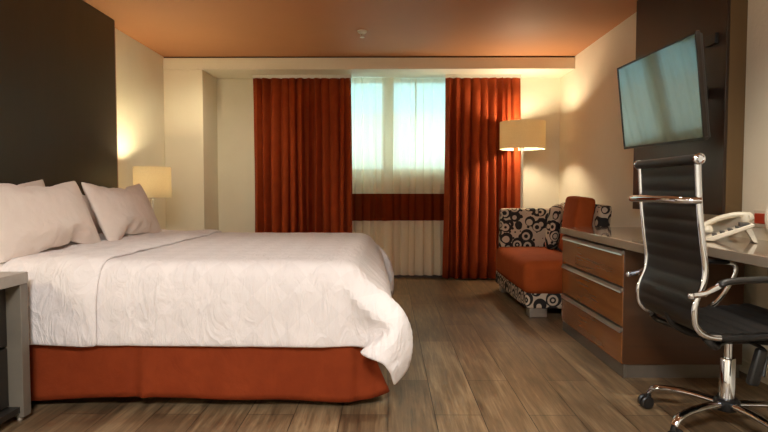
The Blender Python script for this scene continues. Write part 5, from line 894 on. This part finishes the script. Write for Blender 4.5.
# ---------------------------------------------------------------- dresser
DX, DY0, DY1 = 1.245, 2.93, 3.965
t = thing('dresser', 'walnut chest of three wide drawers with metal pulls beside the desk', 'dresser', (1.56, 3.45, 0)); R = Room(t)
bm = bmesh.new(); box(bm, DX+.004, 1.885, DY0, DY0+.022, .075, .688); R.put(link('end_panel', bm, MAT['wood_end'], bevel=.002))
bm = bmesh.new(); box(bm, DX+.004, 1.885, DY1-.022, DY1, .075, .688); R.put(link('end_panel', bm, MAT['wood'], bevel=.002))
R.put(bx('carcass', DX+.035, 1.884, DY0+.022, DY1-.022, .075, .686, MAT['wood_end']))
R.put(bx('plinth', DX+.03, 1.88, DY0+.012, DY1-.012, 0, .075, MAT['plinth']))
for z0, z1 in ((.078, .272), (.278, .486), (.492, .686)):
    d = R.put(bx('drawer', DX, DX+.034, DY0+.003, DY1-.03, z0, z1-.022, MAT['wood'], bevel=.002))
    bm = bmesh.new()
    prof = [(DX+.03, z1-.021), (DX-.010, z1-.021), (DX-.013, z1-.027), (DX-.009, z1-.027), (DX-.005, z1-.003), (DX+.03, z1-.003)]
    a = [bm.verts.new((x, DY0+.004, z)) for x, z in prof]; b = [bm.verts.new((x, DY1-.03, z)) for x, z in prof]
    for i in range(len(prof)): bm.faces.new((a[i], a[(i+1) % len(prof)], b[(i+1) % len(prof)], b[i]))
    bm.faces.new(a); bm.faces.new(b[::-1])
    h = link('handle', bm, MAT['brushed'], d)
R.put(bx('plinth_front', DX+.012, DX+.03, DY0+.002, DY1-.002, 0.001, .074, MAT['plinth'], bevel=.002))
# continuous worktop: deep over the dresser, shallower over the desk
bm = bmesh.new()
outl = [(1.232, DY1+.01), (1.232, 2.66), (1.262, 2.62), (1.45, 2.62), (1.485, 2.58), (1.485, .9), (XR-.001, .9), (XR-.001, DY1+.01)]
lo = [bm.verts.new((x, y, .697)) for x, y in outl]; hi = [bm.verts.new((x, y, .742)) for x, y in outl]
bm.faces.new(lo); bm.faces.new(hi[::-1])
for i in range(len(outl)): bm.faces.new((lo[i], lo[(i+1) % 8], hi[(i+1) % 8], hi[i]))
tag(link('worktop', bm, MAT['desk'], bevel=.003), 'long glossy taupe worktop running over the dresser and desk', 'worktop')

# ---------------------------------------------------------------- panel behind the television
t = thing('wall_panel', 'dark walnut panel on the wall behind the television', 'panel', (1.91, 3.64, .865)); R = Room(t)
R.put(bx('panel_front', 1.858, 1.876, 3.10, 4.23, .865, ZC-.003, MAT['panel_face'], bevel=.002))
R.put(bx('panel_core', 1.876, XR-.001, 3.10, 4.23, .867, ZC-.003, MAT['panel_side']))
R.put(bx('cable_cover', 1.835, 1.858, 3.17, 3.27, 1.83, 1.89, MAT['black_plastic'], bevel=.004))

# ---------------------------------------------------------------- television
t = thing('television', 'wide television tilted down on a wall arm above the desk', 'television', (1.557, 3.273, 1.535))
t.rotation_euler = Matrix.Rotation(-1.5796, 3, 'Z').__matmul__(Matrix.Rotation(.118, 3, 'X')).__matmul__(Matrix.Rotation(.028, 3, 'Y')).to_euler()
W, Hh = .961, .5404
bx('screen', -W/2+.012, W/2-.012, -.002, .004, -Hh/2+.016, Hh/2-.012, MAT['screen'], t)
bm = bmesh.new()
for a in ((-W/2, W/2, Hh/2-.012, Hh/2), (-W/2, W/2, -Hh/2, -Hh/2+.016), (-W/2, -W/2+.012, -Hh/2+.016, Hh/2-.012), (W/2-.012, W/2, -Hh/2+.016, Hh/2-.012)):
    box(bm, a[0], a[1], -.006, .016, a[2], a[3])
link('bezel', bm, MAT['bezel'], t, bevel=.002)
bx('back_shell', -W/2+.01, W/2-.01, .006, .035, -Hh/2+.01, Hh/2-.01, MAT['black_plastic'], t, bevel=.006)
bx('rear_housing', -.34, .34, .035, .075, -.2, .12, MAT['black_plastic'], t, bevel=.02)
br_ = bx('mounting_plate', -.12, .12, .075, .09, -.12, .12, MAT['black_plastic'], t, bevel=.003)
bx('wall_arm', -.03, .03, .09, .295, -.035, .035, MAT['black_plastic'], t, bevel=.006)

# ---------------------------------------------------------------- telephone
t = thing('telephone', 'ivory desk telephone with corded handset on the glossy worktop', 'telephone', (1.765, 2.86, .742)); t.rotation_euler = (0, 0, -.50)
def prism(prof, y0, y1):
    bm = bmesh.new(); a = [bm.verts.new((x, y0, z)) for x, z in prof]; b = [bm.verts.new((x, y1, z)) for x, z in prof]; n = len(prof)
    for i in range(n): bm.faces.new((a[i], a[(i+1) % n], b[(i+1) % n], b[i]))
    bm.faces.new(a); bm.faces.new(b[::-1]); return bm
link('body', prism([(-.115,.004),(-.118,.016),(.085,.098),(.094,.092),(.09,.080),(-.08,.004)], -.10, .10), MAT['phone'], t, bevel=.005)
link('stand', prism([(.048,.078),(.09,.004),(.108,.002),(.104,.016),(.075,.088)], -.09, .09), MAT['phone'], t, bevel=.003)
bm = bmesh.new()
for i in range(3):
    for j in range(4):
        x = -.075+.034*j; z = .016+(x+.118)*.404
        box(bm, x-.011, x+.011, -.075+.034*i-.012, -.075+.034*i+.012, z-.004, z+.006)
link('keypad', bm, MAT['phone_dark'], t, bevel=.002)
bx('display', .03, .075, -.085, .02, .078, .098, MAT['phone_dark'], t, bevel=.002)
hs = catmull([(-.135,.068,.052),(-.115,.068,.078),(-.05,.068,.114),(.02,.068,.134),(.075,.068,.133),(.088,.068,.112)], 6)
h = tb('handset', hs, [.018 if i < 6 or i > 23 else .014 for i in range(len(hs))], MAT['phone'], t, sx=1.5, sy=1.0)
bm = bmesh.new(); lathe(bm, [(0,-.022),(.024,-.022),(.028,-.012),(.022,.012),(0,.012)], (-.105,.068,.062), 18); link('mouthpiece', bm, MAT['phone'], h, smooth=True)
bm = bmesh.new(); lathe(bm, [(0,-.026),(.022,-.026),(.027,-.014),(.022,.012),(0,.012)], (.068,.068,.124), 18); link('earpiece', bm, MAT['phone'], h, smooth=True)
coil = [( -.125-.0006*i+.008*math.cos(i*1.1), .09+.0016*i, .016+.008*math.sin(i*1.1)) for i in range(40)]
tb('cord', coil, .003, MAT['phone'], t, n=6)

# ---------------------------------------------------------------- socket, card, cable, sprinkler
t = thing('wall_outlet', 'wall outlet with a red socket above the desk', 'outlet', (XR, 2.93, .855))
bx('cover_plate', -.010, -.0005, -.075, .06, -.045, .045, MAT['plate'], t, bevel=.003)
o = bx('socket', -.014, -.008, -.045, .045, -.027, .027, MAT['red'], t, bevel=.002); o['label'] = 'red socket insert'
t = thing('oval_stand', 'pale green oval card with white rim standing on the desk', 'card', (1.868, 2.63, .742))
bm = bmesh.new(); n = 40
def ell(r, y): return [bm.verts.new((.085*r*math.cos(2*PI*i/n), y,   .13+.105*r*math.sin(2*PI*i/n))) for i in range(n)]
a, b, c, d_ = ell(1, -.008), ell(.86, -.008), ell(.86, .008), ell(1, .008)
for p, q in ((a,b),(b,c),(c,d_),(d_,a)):
    for i in range(n): bm.faces.new((p[i], p[(i+1) % n], q[(i+1) % n], q[i]))
link('rim', bm, MAT['phone'], t, smooth=True)
bm = bmesh.new(); v = [bm.verts.new((.085*.87*math.cos(2*PI*i/n), 0,   .13+.105*.87*math.sin(2*PI*i/n))) for i in range(n)]; bm.faces.new(v)
o = link('card_face', bm, MAT['card'], t); s = o.modifiers.new('s', 'SOLIDIFY'); s.thickness = .004
bx('foot', -.04, .04, -.03, .03, 0, .014, MAT['phone'], t, bevel=.003)
t = thing('power_cable', 'thin grey cable hanging down the wall under the desk', 'cable', (1.957, 2.80, .45))
tb('wire', catmull([(.008,.06,.238),(.0,.05,.12),(.003,.02,.06),(.0,-.01,.04),(.0,-.03,.10),(.004,-.045,.20),(.008,-.05,.238)], 8), .004, MAT['cable'], t, n=8)
bm = bmesh.new(); box(bm, -.02, .0125, -.03, .02, -.045, .04); link('plug', bm, MAT['cable'], t, bevel=.008)
t = thing('fire_sprinkler', 'small white fire sprinkler on the terracotta ceiling', 'sprinkler', (-.23, 4.99, ZC))
bm = bmesh.new(); lathe(bm, [(0,0),(.042,0),(.044,-.006),(.036,-.018),(.012,-.022),(0,-.022)], (0,0,0), 28); link('collar', bm, MAT['sprinkler'], t, smooth=True)
bm = bmesh.new()
for s_ in (-1, 1): tube(bm, catmull([(s_*.011,0,-.02),(s_*.015,0,-.035),(s_*.004,0,-.058)], 5), .004, 8)
tube(bm, [(0,0,-.02),(0,0,-.05)], .004, 8)
link('frame', bm, MAT['sprinkler'], t, smooth=True)
bm = bmesh.new(); lathe(bm, [(0,-.056),(.02,-.057),(.021,-.060),(0,-.062)], (0,0,0), 20); link('deflector', bm, MAT['sprinkler'], t, smooth=True)

# ---------------------------------------------------------------- desk chair (faces the desk: +X)
CX, CY = 1.42, 2.30
t = thing('office_chair', 'black ribbed office chair with chrome frame and castors at the desk', 'chair', (CX, CY, 0)); R = Room(t)
YN, YFR = CY-.232, CY+.232
prof2 = [(1.145,1.118),(1.150,1.03),(1.158,.92),(1.172,.80),(1.184,.71),(1.178,.65),(1.155,.59),(1.148,.54),(1.16,.485),(1.21,.452),(1.32,.447),(1.46,.455),(1.60,.468),(1.655,.468),(1.675,.45)]
pc = catmull([(x, 0, z) for x, z in prof2], 10)
for y in (YN, YFR):
    R.put(tb('side_rail', [(p.x, y, p.z) for p in pc[:95]], .0095, MAT['chrome'], n=14, sx=1.25, sy=.9, up=Vector((0,1,0))))
for y in (YN, YFR): R.put(tb('darkened_seat_rail', [(p.x, y, p.z) for p in pc[94:]], .0095, MAT['black_plastic'], n=14, sx=1.25, sy=.9, up=Vector((0,1,0))))  # the chrome rail runs on; black stands in for its reflection of the dark floor
# the padded sling, ribbed across
def sling(i0, i1, name):
    bm = bmesh.new(); L = [0]
    for a, b in zip(pc, pc[1:]): L.append(L[-1]+(b-a).length)
    # resample finely
    tot0, tot1 = L[i0], L[i1]; n = int((tot1-tot0)/.0075)
    rings = []
    for k in range(n+1):
        s = tot0+(tot1-tot0)*k/n
        i = max(j for j in range(len(L)-1) if L[j] <= s+1e-9); f = (s-L[i])/(L[i+1]-L[i]); p = pc[i].lerp(pc[i+1], min(f, 1)); tg = (pc[i+1]-pc[i]).normalized()
        nn = Vector((tg.z, 0, -tg.x))
        rib = .005+.006*abs(math.sin(PI*s/.058))**.6
        if k in (0, n): rib = .004
        row = []
        for y in (YN+.010, YN+.03, YN+.12, CY, YFR-.12, YFR-.03, YFR-.010):
            e = .55 if abs(y-CY) > .225 else 1
            row.append((y, e*rib, p-nn*.008, nn))
        up = [bm.verts.new((p.x+nn.x*r, y, p.z+nn.z*r)) for y, r, p, nn in row]
        dn = [bm.verts.new((p.x-nn.x*r, y, p.z-nn.z*r)) for y, r, p, nn in row][::-1]
        rings.append(up+dn)
    m_ = len(rings[0])
    for a, b in zip(rings, rings[1:]):
        for k in range(m_): bm.faces.new((a[k], a[(k+1) % m_], b[(k+1) % m_], b[k]))
    bm.faces.new(rings[0][::-1]); bm.faces.new(rings[-1])
    return R.put(link(name, bm, MAT['leather'], smooth=True, angle=60))
sling(1, 86, 'backrest'); sling(87, 133, 'seat')
# head roll with chrome end caps
hd = R.put(tb('head_roll', [(1.143, YN-.012, 1.118), (1.143, YFR+.012, 1.118)], .019, MAT['leather'], n=20, up=Vector((0,0,1))))
for y, s_ in ((YN-.012, -1), (YFR+.012, 1)):
    bm = bmesh.new(); lathe(bm, [(0,.012),(.010,.012),(.012,.008),(.016,.010),(.0215,.007),(.0215,-.004),(0,-.004)], (0,0,0), 24, Matrix.Translation((1.143, y, 1.118)) @ Matrix.Rotation(PI/2 if s_ < 0 else -PI/2, 4, 'X'))
    c = R.put(link('end_cap', bm, MAT['chrome'], smooth=True)); c.parent = hd; c.location = (0,0,0)
# grab bar behind the back
R.put(tb('grab_bar', catmull([(1.16, YN, .965), (1.125, YN+.01, .965), (1.085, YN+.06, .967), (1.078, CY, .968), (1.085, YFR-.06, .967), (1.125, YFR-.01, .965), (1.16, YFR, .965)], 6), .015, MAT['chrome'], n=14))
# armrests
for s_, y in ((-1, YN-.035), (1, YFR+.035)):
    yr = YN if s_ < 0 else YFR
    path = catmull([(1.115, y, .615), (1.16, y, .622), (1.205, y, .645), (1.25, y, .664), (1.36, y, .672), (1.50, y, .672), (1.585, y, .667), (1.61, y, .645), (1.60, y, .60), (1.56, y, .53), (1.52, y, .48), (1.49, y, .462)], 6)
    a = R.put(tb('armrest', path, .0085, MAT['chrome'], n=12, sx=1.3, sy=.75, up=Vector((0,1,0))))
    for jp in ([(1.178, yr, .62), (1.165, y, .62)], [(1.49, yr, .462), (1.49, y, .462)]):
        q = R.put(tb('arm_joint', jp, .009, MAT['chrome'], n=10)); q.parent = a; q.location = (0,0,0)
    bm = bmesh.new(); lathe(bm, [(0,-.012),(.010,-.010),(.013,0),(.010,.010),(0,.012)], (1.115, y, .615), 14)
    q = R.put(link('end_knob', bm, MAT['chrome'], smooth=True)); q.parent = a; q.location = (0,0,0)
    pad = catmull([(1.215, y, .653), (1.25, y, .667), (1.36, y, .675), (1.48, y, .675), (1.575, y, .671)], 6)
    q = R.put(tb('arm_pad', pad, [.009]+[.0125]*(len(pad)-2)+[.009], MAT['black_plastic'], n=14, sx=1.5, sy=.95)); q.parent = a; q.location = (0,0,0)
# under-seat frame, tilt box, lever
R.put(link('tilt_mechanism', rounded(CX-.11, CX+.12, CY-.06, CY+.06, .375, .425, .015), MAT['black_plastic'], smooth=True))
bm = bmesh.new()
for y in (YN+.02, YFR-.02):
    tube(bm, catmull([(1.20, y, .442), (1.24, y, .41), (1.32, (y+CY)/2, .395), (CX, CY+(y-CY)*.2, .40)], 6), .013, 10)
    tube(bm, catmull([(1.60, y, .452), (1.56, y, .425), (1.50, (y+CY)/2, .40), (CX, CY+(y-CY)*.2, .40)], 6), .013, 10)
tube(bm, catmull([(1.165, CY, .50), (1.185, CY, .455), (1.25, CY, .415), (1.33, CY, .40), (CX, CY, .40)], 6), .016, 10)
R.put(link('seat_bracket', bm, MAT['black_plastic'], smooth=True))
lv = R.put(tb('tilt_lever', catmull([(CX+.03, CY-.05, .395), (CX+.05, CY-.12, .385), (CX+.055, CY-.15, .36), (CX+.035, CY-.165, .28)], 6), .008, MAT['black_plastic'], n=10))
bm = rounded(-.022, .022, -.016, .016, -.15, .0, .012); bmesh.ops.transform(bm, matrix=Matrix.Translation((CX+.04, CY-.15, .385)) @ Matrix.Rotation(.25, 4, 'Y'), verts=bm.verts)
q = R.put(link('lever_grip', bm, MAT['black_plastic'], smooth=True)); q.parent = lv; q.location = (0,0,0)
bm = bmesh.new(); lathe(bm, [(0,.26),(.015,.26),(.015,.385),(0,.385)], (CX,CY,0), 20); R.put(link('gas_lift', bm, MAT['chrome'], smooth=True))
bm = bmesh.new(); lathe(bm, [(0,.12),(.029,.12),(.029,.30),(.026,.305),(.017,.305),(0,.305)], (CX,CY,0), 28); R.put(link('lift_cover', bm, MAT['chrome'], smooth=True))
bm = bmesh.new(); lathe(bm, [(0,.085),(.04,.085),(.05,.10),(.05,.125),(.04,.135),(0,.135)], (CX,CY,0), 28); R.put(link('hub', bm, MAT['black_plastic'], smooth=True))
for k in range(5):
    a = math.radians(133+72*k); ca, sa = math.cos(a), math.sin(a)
    P = lambda r, z: (CX+r*ca, CY+r*sa, z)
    lg = R.put(tb('leg', catmull([P(.045,.113), P(.14,.118), P(.24,.112), P(.295,.097), P(.318,.072)], 6), [.017]*10+[.0155]*9+[.014]*6, MAT['chrome'], n=14, sx=1.15, sy=.8))
    cs = bmesh.new(); ax = a+.9+k*.7; dx, dy = math.cos(ax), math.sin(ax)
    c0 = Vector(P(.318, .030)) + Vector((dx, dy, 0))*.012
    rotm = Matrix.Rotation(ax, 4, 'Z') @ Matrix.Rotation(PI/2, 4, 'X')
    for s_ in (-1, 1):
        lathe(cs, [(0,-.009),(.024,-.009),(.029,-.005),(.0295,.005),(.024,.009),(0,.009)], (0,0,0), 22, Matrix.Translation(c0+Vector((-dy, dx, 0))*.015*s_) @ rotm)
    tube(cs, [c0+Vector((-dy,dx,0))*.016, c0-Vector((-dy,dx,0))*.016], .006, 8)
    lathe(cs, [(0,.028),(.012,.030),(.014,.05),(.010,.072),(0,.074)], P(.318, 0), 12)
    q = R.put(link('castor', cs, MAT['black_plastic'], smooth=True)); q.parent = lg; q.location = (0,0,0)

# ---------------------------------------------------------------- light
def lamp(name, kind, loc, power, col, rot=(0,0,0), **k):
    l = bpy.data.lights.new(name, kind); l.energy = power; l.color = col
    for a, v in k.items(): setattr(l, a, v)
    o = bpy.data.objects.new(name, l); COL.objects.link(o); o.location = loc; o.rotation_euler = rot; return o
WARM = (1.0, .84, .58); SOFT = (1.0, .96, .84)
lamp('floor_lamp_light', 'POINT', (1.43, 5.95, 1.60), 66, WARM, shadow_soft_size=.05)
lamp('bedside_lamp_light', 'POINT', (-2.075, 4.88, 0.648+.46), 105, (1.0, .88, .54), shadow_soft_size=.04)
lamp('unseen_bedside_fill', 'POINT', (-2.05, 1.9, 1.12), 8, WARM, shadow_soft_size=.08)  # unseen source added for its light near the pillows, no lamp stands here
lamp('entry_ceiling_light', 'AREA', (-.3, -.6, ZC-.02), 140, (.97, 1.0, .99), shape='DISK', size=.9)
lamp('desk_downlight', 'SPOT', (.75, 2.2, ZC-.02), 50, SOFT, spot_size=math.radians(75), spot_blend=.8, shadow_soft_size=.06)
lamp('bed_downlight', 'SPOT', (-1.0, 3.0, ZC-.02), 36, SOFT, spot_size=math.radians(115), spot_blend=.9, shadow_soft_size=.08)

lamp('wall_fill_spot', 'SPOT', (1.52, 2.45, ZC-.02), 72, (1.0, .90, .74), (0, math.radians(14), 0), spot_size=math.radians(110), spot_blend=1.0, shadow_soft_size=.06)  # unseen spot added to brighten the right wall and the phone
lamp('corner_downlight', 'SPOT', (-1.55, 5.2, ZC-.02), 46, (1.0, .92, .64), (math.radians(22), 0, math.radians(25)), spot_size=math.radians(120), spot_blend=1.0, shadow_soft_size=.08)

# sky outside the window
wd = bpy.data.worlds.new('sky'); SC.world = wd; wd.use_nodes = True
nt = wd.node_tree; bg = nt.nodes['Background']
sky = nt.nodes.new('ShaderNodeTexSky'); sky.sky_type = 'HOSEK_WILKIE' if 'HOSEK_WILKIE' in [i.identifier for i in sky.bl_rna.properties['sky_type'].enum_items] else sky.sky_type
try:
    sky.sun_direction = (.3, -.6, .74); sky.turbidity = 4
except Exception: pass
mixn = nt.nodes.new('ShaderNodeMix'); mixn.data_type = 'RGBA'; mixn.inputs[0].default_value = .92
nt.links.new(sky.outputs[0], mixn.inputs[6]); mixn.inputs[7].default_value = (.62, .76, .76, 1)
nt.links.new(mixn.outputs[2], bg.inputs['Color']); bg.inputs['Strength'].default_value = 6.0

# ---------------------------------------------------------------- camera
F = 555.0
cam = bpy.data.cameras.new('camera'); co = bpy.data.objects.new('camera', cam); COL.objects.link(co)
cam.sensor_width = 36; cam.lens = F*36/768; cam.clip_start = .05
co.location = (0, 0, 1.0)
co.rotation_euler = (PI/2-math.atan(25/F), 0, math.atan(4/F))
SC.camera = co
SC.view_settings.view_transform = 'Standard'; SC.view_settings.look = 'None'; SC.view_settings.exposure = 0.25
SC.cycles.use_denoising = True; SC.cycles.max_bounces = 10; SC.cycles.diffuse_bounces = 6; SC.cycles.transparent_max_bounces = 16
SC.cycles.caustics_reflective = False; SC.cycles.caustics_refractive = False
SC.cycles.sample_clamp_indirect = 4
